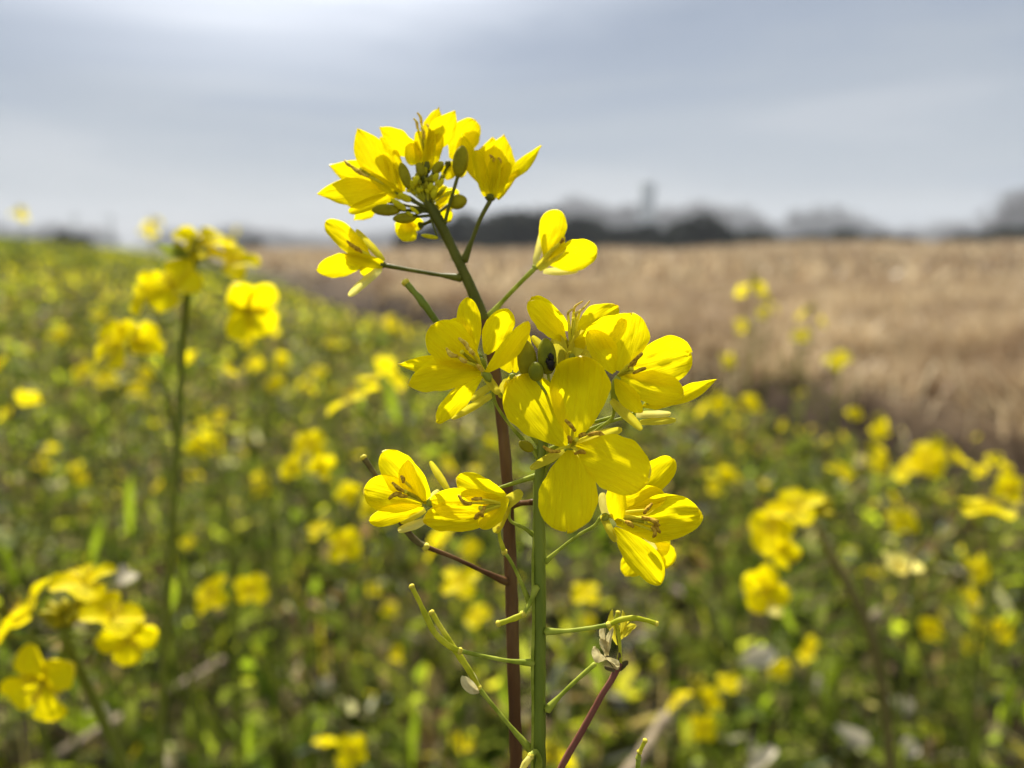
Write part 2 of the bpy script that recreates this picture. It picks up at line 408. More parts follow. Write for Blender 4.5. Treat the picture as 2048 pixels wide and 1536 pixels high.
def pod(pl, ped, pts, r0=4.5, r1=5.5, m=None, pm=None, dark=None, knob=7.5):
    """ped: pedicel control points to the node; pts: pod points from node to tip"""
    k = MB(); z = ped[0][2]
    tube(k, [Q(p) for p in ped], [px_w(r0 * 1.7, z)] + [px_w(r0 * .85, z)] * (len(ped) - 2) + [px_w(r0, z)], 6, 9, wob=.12)
    kn = Q(ped[-1]); d = (Q(ped[-1]) - Q(ped[-2])).normalized()
    if knob: lathe(k, kn - d * px_w(knob * .8, z), kn + d * px_w(knob * .9, z), [(0, px_w(knob * .45, z)), (.3, px_w(knob * .95, z)), (.55, px_w(knob, z)), (.85, px_w(knob * .7, z)), (1, px_w(knob * .4, z))], 10, mi=2, lobes=4, lobe_amp=.35)
    if pts:
        q = [Q(ped[-1])] + [Q(p) for p in pts]; n = len(q)
        rr = [px_w(r1 * .8, z)] + [px_w(r1, z)] * (n - 3) + [px_w(r1 * .75, z), px_w(r1 * .85, z)]
        tube(k, q, rr[:n] if len(rr) >= n else rr + [rr[-1]] * (n - len(rr)), 8, 10, mi=1, wob=.25)
        te = q[-1]; td = (q[-1] - q[-2]).normalized(); tr = px_w(r1 * 1.05, z)
        lathe(k, te - td * tr * .5, te + td * tr * .9, [(0, tr * .7), (.35, tr), (.75, tr * .95), (1, tr * .5)], 9, mi=2)
    o = k.build('seed_pod', [pm or M_ped, m or M_pod, M_knob], pl.o, Q(ped[0]), pl.b)
    return o

# ---- plant with green stem (the sharp one)
gb = Q((1078, 1536, 45)); GB = Vector((gb.x + .012, gb.y + .03, 0))
G = Plant('rapeseed_plant', GB, 'sharp yellow rapeseed plant with upright green stem and the big four petal flower facing forward')
mb = MB()
gp = [(1104, 770, 45), (1090, 850, 45), (1079, 960, 45), (1078, 1100, 45), (1078, 1250, 45), (1077, 1400, 45), (1076, 1540, 45)]
GP = [Q(p) for p in gp] + [Q((1070, 1800, 55)), Vector((gb.x + .004, gb.y + .012, .35)), GB]
r = pxm(45)
tube(mb, GP, [8 * r, 10 * r, 11.5 * r, 13 * r, 13.5 * r, 14 * r, 14.5 * r, 16 * r, 22 * r, 30 * r], 8, 18, ridges=.05, wob=.14)
tube(mb, [Q(p) for p in ((1068, 1065, 40), (1066, 1120, 34), (1067, 1250, 33), (1065, 1330, 32), (1066, 1420, 33), (1064, 1545, 33))], [2 * r, 3 * r, 3.2 * r, 3.6 * r, 3 * r, 3 * r], 8, 7, mi=1)
mb.build('stem', [M_stem, M_ped], G.o, GB, G.b)

# H: hero flower
flower(G, (1142, 893, -2), [
    (1027, 757, 14, 112, dict(roll=-.12, bend=-.03, cup=.10, base=(1132, 894, 2))),
    (1166, 713, -20, 122, dict(roll=.16, bend=-.07, cup=.20, base=(1146, 884, -4))),
    (1298, 958, -62, 116, dict(roll=.05, bend=.05, cup=.10, base=(1152, 892, -2))),
    (1134, 1064, -72, 122, dict(roll=-.05, bend=.04, cup=.08, base=(1140, 900, -2)))],
  sepals=[(1060, 938, 10, 19, dict(base=(1128, 900, 6), bend=-.1)), (1244, 858, 12, 22, dict(base=(1150, 890, 8), bend=.06)),
          (1178, 965, 30, 18, dict(base=(1142, 900, 10)))],
  anthers=[(1146, 856, -26, 2.2, 20, .5), (1164, 870, -24, .4, 16), (1158, 905, -22, .3, 24), (1108, 902, -18, 3.1, 34), (1190, 868, -12, .15, 38), (1140, 880, -30, 1.6, 12)],
  pistil=(1152, 880, -30), ped=[(1082, 960, 45), (1100, 925, 40), (1120, 905, 30)], axis=(-6, 6, 22), recr=8)

# A: sharp left flower
flower(G, (968, 742, 16), [
    (862, 652, -4, 88, dict(roll=.15, bend=.10, cup=.22, base=(962, 738, 14), curl=-.05)),
    (819, 768, -18, 66, dict(roll=-.35, bend=.08, cup=.15, base=(962, 744, 12), shape='oval')),
    (872, 842, 8, 50, dict(roll=.55, bend=-.08, cup=.25, base=(964, 752, 14), shape='oval')),
    (1054, 643, 4, 48, dict(roll=-.6, bend=.05, cup=.3, base=(972, 745, 12), shape='oval'))],
  sepals=[(940, 800, 34, 16, dict(base=(988, 768, 26))), (999, 788, 24, 18, dict(base=(970, 752, 20)))],
  anthers=[(908, 711, -22, 2.9, 20, .6), (934, 693, -24, 2.0, 20, .6), (962, 738, -12, 2.2, 14), (928, 722, -30, 2.7, 14), (945, 705, -30, 2.3, 14)],
  am=M_anthergold, pistil=(925, 705, -28), ped=[(1082, 915, 45), (1020, 850, 44), (992, 808, 38)], axis=(14, 22, 14), recr=9)
# A2: flower behind it
flower(G, (962, 716, 46), [
    (936, 595, 34, 50, dict(roll=.3, bend=.06, cup=.25, base=(950, 706, 44), shape='oval')),
    (1016, 618, 30, 60, dict(roll=-.25, bend=-.06, cup=.2, base=(972, 708, 44), shape='oval')),
    (797, 728, 46, 40, dict(roll=.3, bend=.12, cup=.2, base=(936, 716, 44), shape='point')),
    (888, 648, 52, 70, dict(roll=.1, base=(950, 708, 48)))],
  sepals=[(903, 838, 60, 16, dict(base=(985, 790, 52)))],
  ped=[(1080, 890, 47), (1010, 800, 52), (975, 745, 52)], axis=(8, 20, 10))
# centre-left claws beside the buds
flower(G, (1022, 748, 54), [
    (1000, 690, 60, 42, dict(roll=.4, shape='oval')), (1050, 660, 60, 40, dict(roll=-.2, shape='oval', base=(1030, 745, 56))),
    (1026, 792, 50, 36, dict(roll=.1, shape='oval'))],
  sepals=[(1000, 796, 46, 20, dict(base=(1016, 758, 50)))],
  ped=[(1084, 870, 60), (1060, 810, 60), (1035, 775, 58)], axis=(8, 14, 6))

# T: top flower seen from the side
flower(G, (1142, 700, 30), [
    (1057, 604, 6, 52, dict(roll=-.15, bend=.12, cup=.2, base=(1130, 682, 20), shape='oval', curl=.05)),
    (1062, 594, 44, 48, dict(roll=.25, bend=.16, cup=.2, base=(1140, 660, 42), shape='oval')),
    (1236, 613, 44, 50, dict(roll=.3, bend=.06, cup=.25, base=(1150, 668, 40), ruf=.10, shape='oval')),
    (1250, 640, 14, 60, dict(roll=-.25, bend=.16, cup=.2, base=(1146, 690, 20), shape='oval'))],
  sepals=[(1112, 668, 14, 34, dict(base=(1128, 745, 24), cup=.4)), (1166, 660, 12, 38, dict(base=(1140, 748, 24), cup=.4)), (1190, 700, 20, 34, dict(base=(1150, 750, 26))),
          (1064, 672, 40, 18, dict(base=(1112, 726, 32)))],
  anthers=[(1136, 628, 14, 1.3, 16, -.7), (1148, 618, 20, 1.2, 18, -.8), (1160, 622, 16, .6, 20, -.8), (1152, 630, 8, 1.5, 14, -.6)],
  am=M_anthergold, asz=.55, pistil=(1148, 640, 18), ped=[(1098, 815, 45), (1112, 780, 40), (1128, 755, 34)], axis=(-4, 50, 0), recr=12, recm=None)

# R: right flower
flower(G, (1236, 752, 18), [
    (1264, 627, 14, 88, dict(roll=.12, bend=-.05, cup=.15, base=(1236, 742, 16))),
    (1380, 706, 22, 94, dict(wr=.07, roll=-.10, bend=-.06, cup=.18, base=(1246, 748, 18))),
    (1366, 790, -8, 72, dict(roll=.35, bend=-.10, cup=.22, base=(1240, 756, 14), shape='oval')),
    (1176, 662, -10, 56, dict(roll=-.35, bend=.08, cup=.25, base=(1228, 746, 12), shape='oval')),
    (1284, 824, -14, 40, dict(roll=-.3, bend=.06, cup=.2, base=(1230, 758, 10), shape='oval'))],
  sepals=[(1284, 860, -2, 20, dict(base=(1222, 800, 14), bend=.08)), (1342, 827, 14, 15, dict(base=(1272, 830, 18), m=M_sepal_pale)), (1352, 840, 10, 15, dict(base=(1280, 845, 8)))],
  anthers=[(1270, 720, -18, .75, 32, 0), (1276, 742, -20, .45, 30, .1), (1264, 730, -10, .8, 22, 0)],
  pistil=(1262, 738, -12), ped=[(1086, 930, 45), (1150, 895, 44), (1196, 858, 40), (1226, 832, 36)], axis=(-8, 52, 10), recr=11)
# R2 behind it
flower(G, (1300, 806, 40), [
    (1431, 760, 40, 34, dict(roll=.2, bend=-.08, cup=.3, base=(1318, 812, 40), shape='point')),
    (1352, 800, 30, 30, dict(roll=.4, shape='oval', base=(1285, 812, 36)))],
  ped=[(1090, 905, 46), (1200, 850, 48), (1270, 825, 46)], axis=(-12, 6, 6))

# BR: bottom right flower
flower(G, (1218, 1032, 18), [
    (1404, 1030, -12, 92, dict(roll=.12, bend=-.05, cup=.3, base=(1232, 1044, 14), shape='oval', ruf=.06, wr=.09)),
    (1322, 1166, 8, 62, dict(roll=.25, bend=.06, cup=.2, base=(1228, 1056, 16), shape='oval')),
    (1346, 918, 40, 62, dict(roll=.1, bend=-.05, cup=.2, base=(1232, 1024, 30))),
    (1236, 962, -4, 42, dict(roll=.3, bend=.1, cup=.3, base=(1238, 1050, 6), shape='oval')),
    (1330, 988, 18, 60, dict(roll=.35, bend=.03, cup=.3, base=(1226, 1030, 20), shape='oval'))],
  sepals=[(1232, 1084, 0, 17, dict(base=(1204, 1030, 12), bend=-.22)), (1204, 985, 24, 22, dict(base=(1214, 1034, 20), m=M_sepal_pale)), (1312, 1102, 26, 14, dict(base=(1288, 1070, 24), m=M_sepal_pale))],
  anthers=[(1294, 1020, -16, .9, 26, 0), (1302, 1040, -18, -.4, 26, .2), (1308, 1062, -20, -1.2, 26, -.3), (1296, 1038, -14, -.2, 34, 0), (1256, 1046, -10, -.5, 16), (1312, 1052, -12, -1.3, 20)],
  pistil=(1290, 1044, -12), ped=[(1090, 1124, 45), (1120, 1098, 40), (1160, 1068, 32), (1192, 1048, 26)], axis=(-18, 4, 4), recr=8)
# blurred flower behind BR
flower(G, (1300, 1080, 160), [(1340, 1082, 160, 60, dict(shape='oval')), (1300, 1150, 165, 60), (1250, 1150, 160, 50), (1340, 1130, 170, 55)], ped=[(1082, 985, 48), (1150, 985, 90), (1250, 1030, 140)], pm=M_petal)

# L1: lower left pair
flower(G, (852, 1006, 26), [
    (764, 903, 10, 72, dict(roll=.2, bend=.10, cup=.2, base=(858, 996, 24), shape='oval')),
    (728, 978, -6, 74, dict(roll=-.1, bend=.02, cup=.25, base=(845, 1008, 20))),
    (738, 1040, -14, 46, dict(roll=.5, bend=-.10, cup=.3, base=(846, 1016, 18), shape='oval')),
    (816, 920, -8, 52, dict(roll=.6, bend=.12, cup=.25, base=(850, 1002, 12), shape='oval'))],
  sepals=[(860, 922, 18, 15, dict(base=(898, 984, 26), bend=-.12)), (878, 980, 30, 14, dict(base=(860, 1000, 26), m=M_sepal_pale)), (800, 1044, 30, 20, dict(base=(850, 1018, 26)))],
  anthers=[(800, 978, -22, 2.6, 22, .3), (794, 988, -22, 3.3, 24, -.3), (806, 992, -18, 3.0, 22), (806, 960, -10, 1.7, 12)],
  pistil=(812, 984, -16), ped=[(1078, 950, 46), (1000, 975, 48), (920, 995, 42), (885, 1000, 34)], axis=(20, -4, 8), recr=9)
flower(G, (1010, 1010, 10), [
    (914, 954, 10, 60, dict(roll=.3, bend=.16, cup=.25, base=(1012, 994, 14), shape='oval', m=M_petal)),
    (862, 1000, -6, 66, dict(wr=.08, ruf=.05, roll=.35, bend=.06, cup=.3, base=(1004, 1000, 8), shape='oval')),
    (848, 1040, -22, 66, dict(roll=-.15, bend=-.10, cup=.2, wr=.09, ruf=.06, base=(1006, 1020, 0), shape='oval')),
    (962, 1058, -14, 50, dict(roll=-.4, bend=.02, cup=.3, base=(1016, 996, 0), shape='oval'))],
  sepals=[(1044, 982, 8, 26, dict(base=(1000, 1018, 8), cup=.4)), (796, 1062, 6, 18, dict(base=(850, 1042, 4), m=M_sepal_pale)), (990, 1066, 20, 22, dict(base=(1016, 1006, 16)))],
  anthers=[(934, 1006, -32, 2.9, 24, .5), (956, 998, -30, 3.2, 20, 0), (966, 1022, -30, -2.0, 26, .3), (956, 1030, -30, -2.3, 16, 0)],
  pistil=(962, 1016, -30), ped=[(1070, 1072, 44), (1048, 1056, 38), (1020, 1040, 30)], axis=(10, -2, 12), recr=9)

# buds round the crown of the green stem
b1 = bud(G, (1096, 748, 20), (1091, 676, 16), 21, M_bud, [(1102, 830, 44), (1100, 775, 30)])
bud(G, (1074, 762, 4), (1070, 724, 2), 17, M_bud, [(1100, 800, 30), (1084, 774, 10)])
bud(G, (1058, 758, 32), (1050, 680, 32), 22, M_budolive, [(1100, 815, 44), (1074, 780, 36)])
bud(G, (1066, 900, 34), (1038, 884, 28), 11, M_budolive, [(1080, 945, 45), (1074, 918, 38)])
bud(G, (1120, 722, 40), (1128, 672, 40), 16, M_budolive, [(1104, 790, 44), (1112, 750, 42)])
k = MB()
for (ax, ay, bx, by, rr) in ((1100, 706, 1105, 724, 6), (1103, 718, 1101, 742, 8), (1094, 716, 1098, 734, 4), (1106, 728, 1104, 742, 5)):
    lathe(k, Q((ax, ay, -3)), Q((bx, by, -3)), [(0, px_w(rr * .3, 0)), (.3, px_w(rr, 0)), (.7, px_w(rr * .9, 0)), (1, px_w(rr * .2, 0))], 9)
for i in range(6):
    a = i * 1.05; tube(k, [Q((1101 + 3 * math.cos(a), 724 + 8 * math.sin(a), -4)), Q((1101 + 8 * math.cos(a), 724 + 12 * math.sin(a), -6)), Q((1101 + 11 * math.cos(a), 724 + 15 * math.sin(a), -1))], [px_w(.8, 0)] * 3, 3, 5)
tag(k.build('insect', M_aphid, None, Q((1101, 722, -6))), 'tiny black insect sitting on the green bud between the yellow flowers', 'insect')

# pods and side stalks on the green stem
pod(G, [(1066, 1326, 34), (1020, 1322, 28), (965, 1312, 20), (920, 1302, 14)], [(902, 1294, 12), (873, 1270, 8), (852, 1232, 4), (838, 1202, 2), (824, 1174, 0)], 4.6, 6)
pod(G, [(1072, 1174, 30), (1064, 1196, 18), (1052, 1220, 6), (1046, 1228, 2)], [(1030, 1236, -2), (1014, 1242, -6), (998, 1247, -8)], 5, 6.5)
pod(G, [(1060, 1208, 40), (1040, 1160, 34), (1020, 1120, 30), (1009, 1104, 28)], [(1004, 1090, 26), (1000, 1076, 26), (998, 1056, 24)], 4, 5)
pod(G, [(1092, 1263, 34), (1130, 1262, 28), (1180, 1256, 20), (1217, 1250, 16)], [(1240, 1240, 14), (1268, 1236, 10), (1290, 1240, 6), (1312, 1247, 4)], 4.8, 5.5)
pod(G, [(1062, 1500, 44), (1020, 1452, 50), (985, 1410, 56), (957, 1376, 60)], [(940, 1345, 62), (920, 1314, 64), (900, 1285, 66), (884, 1258, 70), (864, 1226, 74)], 5, 6.5, m=M_pod)
pod(G, [(1076, 1538, 40), (1078, 1516, 26), (1070, 1503, 18), (1062, 1512, 8)], [(1050, 1528, 0), (1040, 1545, -4), (1020, 1565, -8)], 6, 7, m=M_sepal_pale)
pod(G, [(1094, 1420, 38), (1120, 1392, 40), (1158, 1356, 42), (1190, 1328, 44)], [], 5, 5, knob=0)
pod(G, [(1085, 850, 46), (1160, 850, 60), (1226, 834, 50)], [], 4, 5, knob=0)
k = MB()
petal(k, Q((958, 1386, 56)), Q((924, 1352, 44)), px_w(24, 50), roll=.4, shape='oval', bend=.2, seed=3)
petal(k, Q((956, 1380, 60)), Q((938, 1340, 62)), px_w(16, 50), roll=-.3, shape='strap', seed=4)
k.build('withered_petal', M_wither, G.o, Q((958, 1386, 56)), G.b)
k = MB()
for (bx, by, tx, ty, wd, rl, sh) in ((1212, 1320, 1186, 1296, 24, .6, 'oval'), (1212, 1312, 1200, 1278, 20, -.5, 'oval'), (1216, 1296, 1210, 1246, 15, .8, 'strap'), (1216, 1320, 1236, 1340, 15, .7, 'oval'), (1208, 1318, 1238, 1334, 14, .9, 'strap'), (1214, 1310, 1226, 1256, 13, .3, 'strap')):
    petal(k, Q((bx, by, 44)), Q((tx, ty, 34)), px_w(wd, 40), roll=rl, shape=sh, bend=.15, cup=.5, ruf=.12, wr=.2, seed=bx + tx)
k.build('withered_petal', M_wither, G.o, Q((1214, 1322, 44)), G.b)
k = MB()
for (bx, by, tx, ty, wd, rl) in ((1234, 1290, 1224, 1220, 15, .5), (1238, 1285, 1246, 1222, 14, -.4), (1240, 1280, 1272, 1250, 16, .5), (1236, 1280, 1262, 1236, 14, .8)):
    petal(k, Q((bx, by, 90)), Q((tx, ty, 90)), px_w(wd, 90), roll=rl, shape='oval', bend=.12, cup=.5, ruf=.12, wr=.2, seed=bx * 3 + tx)
k.build('sepal', M_sepal, G.o, Q((1236, 1300, 90)), G.b)
# ---- red stalk with dry calyx
rb = Q((1095, 1600, 70)); RBb = Vector((rb.x - .01, rb.y + .02, 0))
RP = Plant('rapeseed_plant', RBb, 'thin reddish side stalk rising to a dry withered flower right of the green stem', group=None)
mb = MB(); tube(mb, [RBb, Vector((rb.x - .006, rb.y + .01, .4)), Q((1095, 1600, 70)), Q((1122, 1536, 66)), Q((1165, 1460, 60)), Q((1205, 1388, 56)), Q((1232, 1342, 52)), Q((1238, 1325, 52))],
    [px_w(12, 60), px_w(9, 60), px_w(7.5, 60), px_w(7, 60), px_w(6.5, 60), px_w(6, 60), px_w(6.5, 60), px_w(8, 60)], 8, 10, wob=.1)
mb.build('stem', M_red, RP.o, RBb, RP.b)
k = MB()
for i in range(5):
    a = i * 1.25; petal(k, Q((1236, 1340, 52)), Q((1236 + 26 * math.cos(a) - 6, 1322 + 18 * math.sin(a), 50 + 10 * math.sin(a * 2))), px_w(12, 50), shape='strap', roll=a, cup=.5, seed=i)
k.build('calyx', M_poddark, RP.o, Q((1236, 1340, 52)), RP.b)
pod(RP, [(1238, 1328, 52), (1240, 1300, 60), (1236, 1260, 80)], [(1232, 1240, 84), (1236, 1226, 86)], 4, 5, pm=M_pod, knob=0)
# small pod at lower right
pb = Q((1277, 1520, 40)); PBb = Vector((pb.x, pb.y + .01, 0))
SP = Plant('rapeseed_plant', PBb, 'short green stalk ending in a small knobbed pod at the bottom of the frame')
mb = MB(); tube(mb, [PBb, Vector((pb.x, pb.y + .005, .45)), Q((1270, 1600, 40)), Q((1277, 1518, 40))], [px_w(9, 40), px_w(7, 40), px_w(5, 40), px_w(5, 40)], 6, 8); mb.build('stem', M_ped, SP.o, PBb, SP.b)
pod(SP, [(1277, 1518, 40), (1278, 1508, 40), (1279, 1504, 40)], [(1284, 1494, 38), (1290, 1482, 36)], 4, 5, knob=6)

# ---- plant with brown stem (slightly further away)
bb = Q((1034, 1560, 150)); BB = Vector((bb.x - .006, bb.y + .05, 0))
B = Plant('rapeseed_plant', BB, 'tall brown stemmed rapeseed plant carrying the uppermost bunch of yellow flowers against the sky')
mb = MB()
BPp = [BB, Vector((bb.x - .002, bb.y + .02, .4)), Q((1036, 1640, 150)), Q((1033, 1536, 150)), Q((1028, 1360, 150)), Q((1024, 1200, 150)), Q((1018, 1060, 150)), Q((1010, 900, 155)), Q((998, 800, 162)), Q((986, 720, 172)), Q((969, 642, 184))]
u = pxm(150)
tube(mb, BPp, [26 * u, 18 * u, 13 * u, 12.5 * u, 12.5 * u, 12.5 * u, 12.5 * u, 11.5 * u, 11 * u, 11.5 * u, 12 * u], 7, 16, ridges=.05, wob=.16)
mb.build('stem', M_brown, B.o, BB, B.b)
mb = MB()
tube(mb, [Q((969, 642, 184)), Q((948, 590, 192)), Q((925, 539, 200)), Q((902, 492, 205)), Q((887, 461, 206)), Q((868, 425, 206)), Q((850, 392, 206)), Q((838, 350, 208)), Q((832, 320, 210))],
     [12 * u, 11.5 * u, 10.5 * u, 10 * u, 11 * u, 11.5 * u, 8 * u, 5 * u, 3 * u], 7, 14, wob=.12)
# stem hairs
for i in range(220):
    t = random.random(); i0 = t * 3.99; a_ = [(969, 642, 184), (948, 590, 192), (925, 539, 200), (902, 492, 205), (887, 461, 206)]
    q0, q1 = a_[int(i0)], a_[int(i0) + 1]; f_ = i0 - int(i0)
    c_ = Q([q0[j] + (q1[j] - q0[j]) * f_ for j in range(3)]); an = random.uniform(0, 6.28)
    dr = (RT * math.cos(an) + FWD * math.sin(an) + UP * random.uniform(-.3, .3)).normalized()
    tube(mb, [c_ + dr * u * 10, c_ + dr * u * random.uniform(14, 20)], [.5 * u, .25 * u], 1, 3, cap=False)
mb.build('upper_stem', M_stemup, B.o, Q((969, 642, 184)), B.b)
ZU = 206
# U1 left flower pair
flower(B, (787, 380, ZU), [
    (716, 257, ZU - 10, 64, dict(roll=.2, bend=.05, cup=.2, base=(778, 372, ZU), shape='point')),
    (762, 274, ZU + 16, 46, dict(roll=-.2, base=(786, 368, ZU), shape='point')),
    (660, 330, ZU + 8, 52, dict(roll=.3, bend=-.06, base=(772, 372, ZU), shape='point', ruf=.06)),
    (636, 388, ZU - 14, 54, dict(roll=-.1, bend=.04, base=(770, 378, ZU), shape='point'))],
  sepals=[(770, 306, ZU - 14, 22, dict(base=(800, 392, ZU - 4), m=M_petal_old)), (790, 300, ZU - 10, 20, dict(base=(806, 384, ZU - 4), m=M_petal_old)), (697, 424, ZU - 12, 24, dict(base=(788, 390, ZU - 6), m=M_petal_old)), (740, 350, ZU - 18, 24, dict(base=(804, 395, ZU - 6), m=M_petal_old))],
  anthers=[(702, 332, ZU - 22, 2.6, 20), (716, 345, ZU - 20, 2.5, 20), (730, 350, ZU - 20)], am=M_anthergold, asz=.8, pistil=(722, 340, ZU - 18), pm=M_petal_old,
  ped=[(868, 425, ZU), (835, 405, ZU), (812, 392, ZU)], axis=(16, 12, 0), pedm=M_stemup)
flower(B, (765, 398, ZU + 30), [
    (708, 440, ZU + 40, 38, dict(shape='point', base=(762, 392, ZU + 30))), (770, 360, ZU + 40, 30, dict(shape='oval')), (690, 400, ZU + 44, 40, dict(shape='oval'))],
  pm=M_petal, ped=[(866, 422, ZU + 4), (810, 410, ZU + 26)], axis=(8, 4, 0), pedm=M_stemup)
# U2 top flower
flower(B, (852, 322, ZU), [
    (760, 254, ZU - 10, 50, dict(roll=.3, bend=.10, base=(846, 312, ZU), shape='point')),
    (909, 222, ZU - 16, 54, dict(roll=-.15, bend=.05, base=(856, 306, ZU), shape='point')),
    (878, 215, ZU + 12, 40, dict(roll=.3, base=(852, 300, ZU), shape='point')),
    (820, 330, ZU - 12, 36, dict(roll=.2, base=(832, 280, ZU - 12), shape='oval'))],
  sepals=[(838, 262, ZU - 14, 26, dict(base=(846, 338, ZU - 6), m=M_petal_old)), (880, 268, ZU - 10, 26, dict(base=(862, 336, ZU - 6), m=M_petal_old)), (862, 258, ZU - 18, 24, dict(base=(856, 340, ZU - 8), m=M_petal_old))],
  anthers=[(834, 250, ZU - 12, 1.7, 20), (848, 270, ZU - 16), (858, 262, ZU - 16), (842, 240, ZU)], am=M_anthergold, asz=.8, pistil=(846, 268, ZU - 14), pm=M_petal_old,
  ped=[(850, 392, ZU), (853, 365, ZU)], axis=(2, 24, 0), recr=11, pedm=M_stemup)
# U3 behind right
flower(B, (898, 322, ZU + 24), [
    (950, 240, ZU + 26, 58, dict(roll=.1, base=(902, 318, ZU + 22), shape='oval')),
    (960, 252, ZU + 40, 40, dict(roll=.1, base=(908, 318, ZU + 30), shape='point')),
    (895, 360, ZU + 20, 30, dict(roll=.2, shape='oval')), (930, 350, ZU + 40, 34, dict(roll=.2, shape='oval'))],
  pm=M_petal_old, ped=[(860, 400, ZU + 4), (880, 360, ZU + 18)], axis=(-4, 12, 0), pedm=M_stemup)
flower(B, (872, 410, ZU + 34), [
    (918, 384, ZU + 50, 40, dict(shape='oval', base=(868, 420, ZU + 30))), (902, 440, ZU + 46, 30, dict(shape='oval')), (890, 372, ZU + 50, 30, dict(shape='oval'))],
  pm=M_petal, ped=[(868, 432, ZU), (868, 422, ZU + 20)], axis=(-2, 8, 0), pedm=M_stemup)
flower(B, (836, 452, ZU + 20), [
    (806, 482, ZU + 10, 46, dict(base=(820, 446, ZU + 20), shape='oval')), (848, 446, ZU + 24, 26, dict(base=(812, 452, ZU + 20), shape='oval')), (790, 452, ZU + 30, 30, dict(shape='oval'))],
  pm=M_petal, ped=[(872, 436, ZU), (856, 444, ZU + 14)], axis=(10, -4, 0), pedm=M_stemup)
# U4 upper right cup flower
flower(B, (981, 388, ZU - 6), [
    (924, 265, ZU - 14, 40, dict(roll=-.5, bend=-.14, base=(972, 376, ZU - 8), shape='point')),
    (1008, 270, ZU - 6, 66, dict(roll=.1, bend=-.03, base=(984, 374, ZU - 2), shape='point')),
    (985, 275, ZU + 14, 60, dict(roll=-.2, base=(982, 370, ZU + 4), shape='point')),
    (1083, 292, ZU - 8, 32, dict(roll=.5, bend=-.08, base=(992, 374, ZU - 6), shape='point'))],
  sepals=[(952, 300, ZU - 16, 26, dict(base=(974, 392, ZU - 12), bend=.05, m=M_petal_old)), (990, 315, ZU - 22, 30, dict(base=(982, 396, ZU - 14), m=M_petal_old)), (1018, 325, ZU - 14, 24, dict(base=(990, 394, ZU - 10), m=M_petal_old)),
          (1038, 338, ZU - 6, 15, dict(base=(994, 398, ZU - 6), bend=-.22, m=M_petal_old))],
  anthers=[(985, 322, ZU - 14, 1.6, 18), (998, 328, ZU - 14)], pm=M_petal_old,
  ped=[(928, 522, ZU - 2), (944, 480, ZU - 4), (964, 430, ZU - 6)], axis=(-1, 14, 0), recr=11, pedr=(5.5, 4.2), pedm=M_stemup)
# U5 left mid flower
flower(B, (760, 528, ZU - 6), [
    (652, 443, ZU - 6, 46, dict(roll=-.2, bend=.03, base=(738, 520, ZU - 6), shape='oval')),
    (634, 538, ZU - 22, 46, dict(roll=.2, bend=-.03, base=(740, 522, ZU - 10), shape='oval')),
    (690, 470, ZU + 16, 40, dict(roll=.5, base=(742, 516, ZU), shape='oval')),
    (722, 548, ZU - 4, 30, dict(roll=.1, base=(748, 532, ZU - 6), shape='oval'))],
  sepals=[(712, 459, ZU + 4, 15, dict(base=(768, 522, ZU - 2), bend=-.16)), (697, 592, ZU - 14, 18, dict(base=(762, 536, ZU - 8), bend=.10, m=M_sepal_pale)), (690, 512, ZU - 22, 26, dict(base=(766, 530, ZU - 12), m=M_petal_old))],
  anthers=[(706, 492, ZU - 10, 2.5, 18), (718, 500, ZU - 12)], ped=[(922, 556, ZU - 8), (880, 550, ZU - 8), (820, 540, ZU - 8)], axis=(12, 3, 0), pedr=(5.5, 4.2), pedm=M_stemup)
# U6 right small flower
flower(B, (1072, 532, ZU - 30), [
    (1116, 420, ZU - 34, 54, dict(roll=.1, bend=-.03, base=(1088, 510, ZU - 32), shape='round')),
    (1194, 500, ZU - 46, 62, dict(roll=-.15, bend=.03, base=(1086, 524, ZU - 34), shape='round')),
    (1128, 470, ZU - 20, 36, dict(roll=.6, base=(1086, 524, ZU - 26), shape='oval'))],
  sepals=[(1086, 456, ZU - 20, 15, dict(base=(1070, 532, ZU - 28), bend=-.18, m=M_sepal_pale)), (1156, 542, ZU - 30, 15, dict(base=(1086, 543, ZU - 30), bend=-.14, m=M_sepal_pale)), (1132, 490, ZU - 48, 22, dict(base=(1076, 538, ZU - 36)))],
  anthers=[(1124, 482, ZU - 42, .8, 14)], ped=[(976, 636, ZU - 18), (1004, 604, ZU - 22), (1040, 566, ZU - 28)], axis=(-4, 6, 0), pedr=(5.5, 4.5))
# buds
bud(B, (916, 352, ZU - 12), (926, 292, ZU - 14), 17, M_budolive, [(889, 449, ZU - 4), (900, 405, ZU - 10), (912, 365, ZU - 12)], 3.6, pm=M_stemup)
bud(B, (898, 408, ZU + 10), (934, 399, ZU + 10), 16, M_budolive, [(874, 428, ZU)], 3, pm=M_stemup)
bud(B, (818, 376, ZU - 16), (802, 326, ZU - 8), 12, M_budolive, [(850, 400, ZU)], 3, pm=M_stemup)
bud(B, (800, 420, ZU - 12), (744, 420, ZU - 8), 13, M_budolive, [(862, 424, ZU)], 3, pm=M_stemup)
bud(B, (832, 434, ZU - 12), (786, 438, ZU - 12), 12, M_budolive, [(868, 430, ZU)], 3, pm=M_stemup)
bud(B, (866, 346, ZU - 14), (886, 324, ZU - 4), 10, M_budolive, [(850, 385, ZU)], 3, pm=M_stemup)
bud(B, (846, 352, ZU - 16), (836, 326, ZU - 4), 10, M_budolive, [(848, 385, ZU)], 3, pm=M_stemup)
rr_ = random.Random(5)
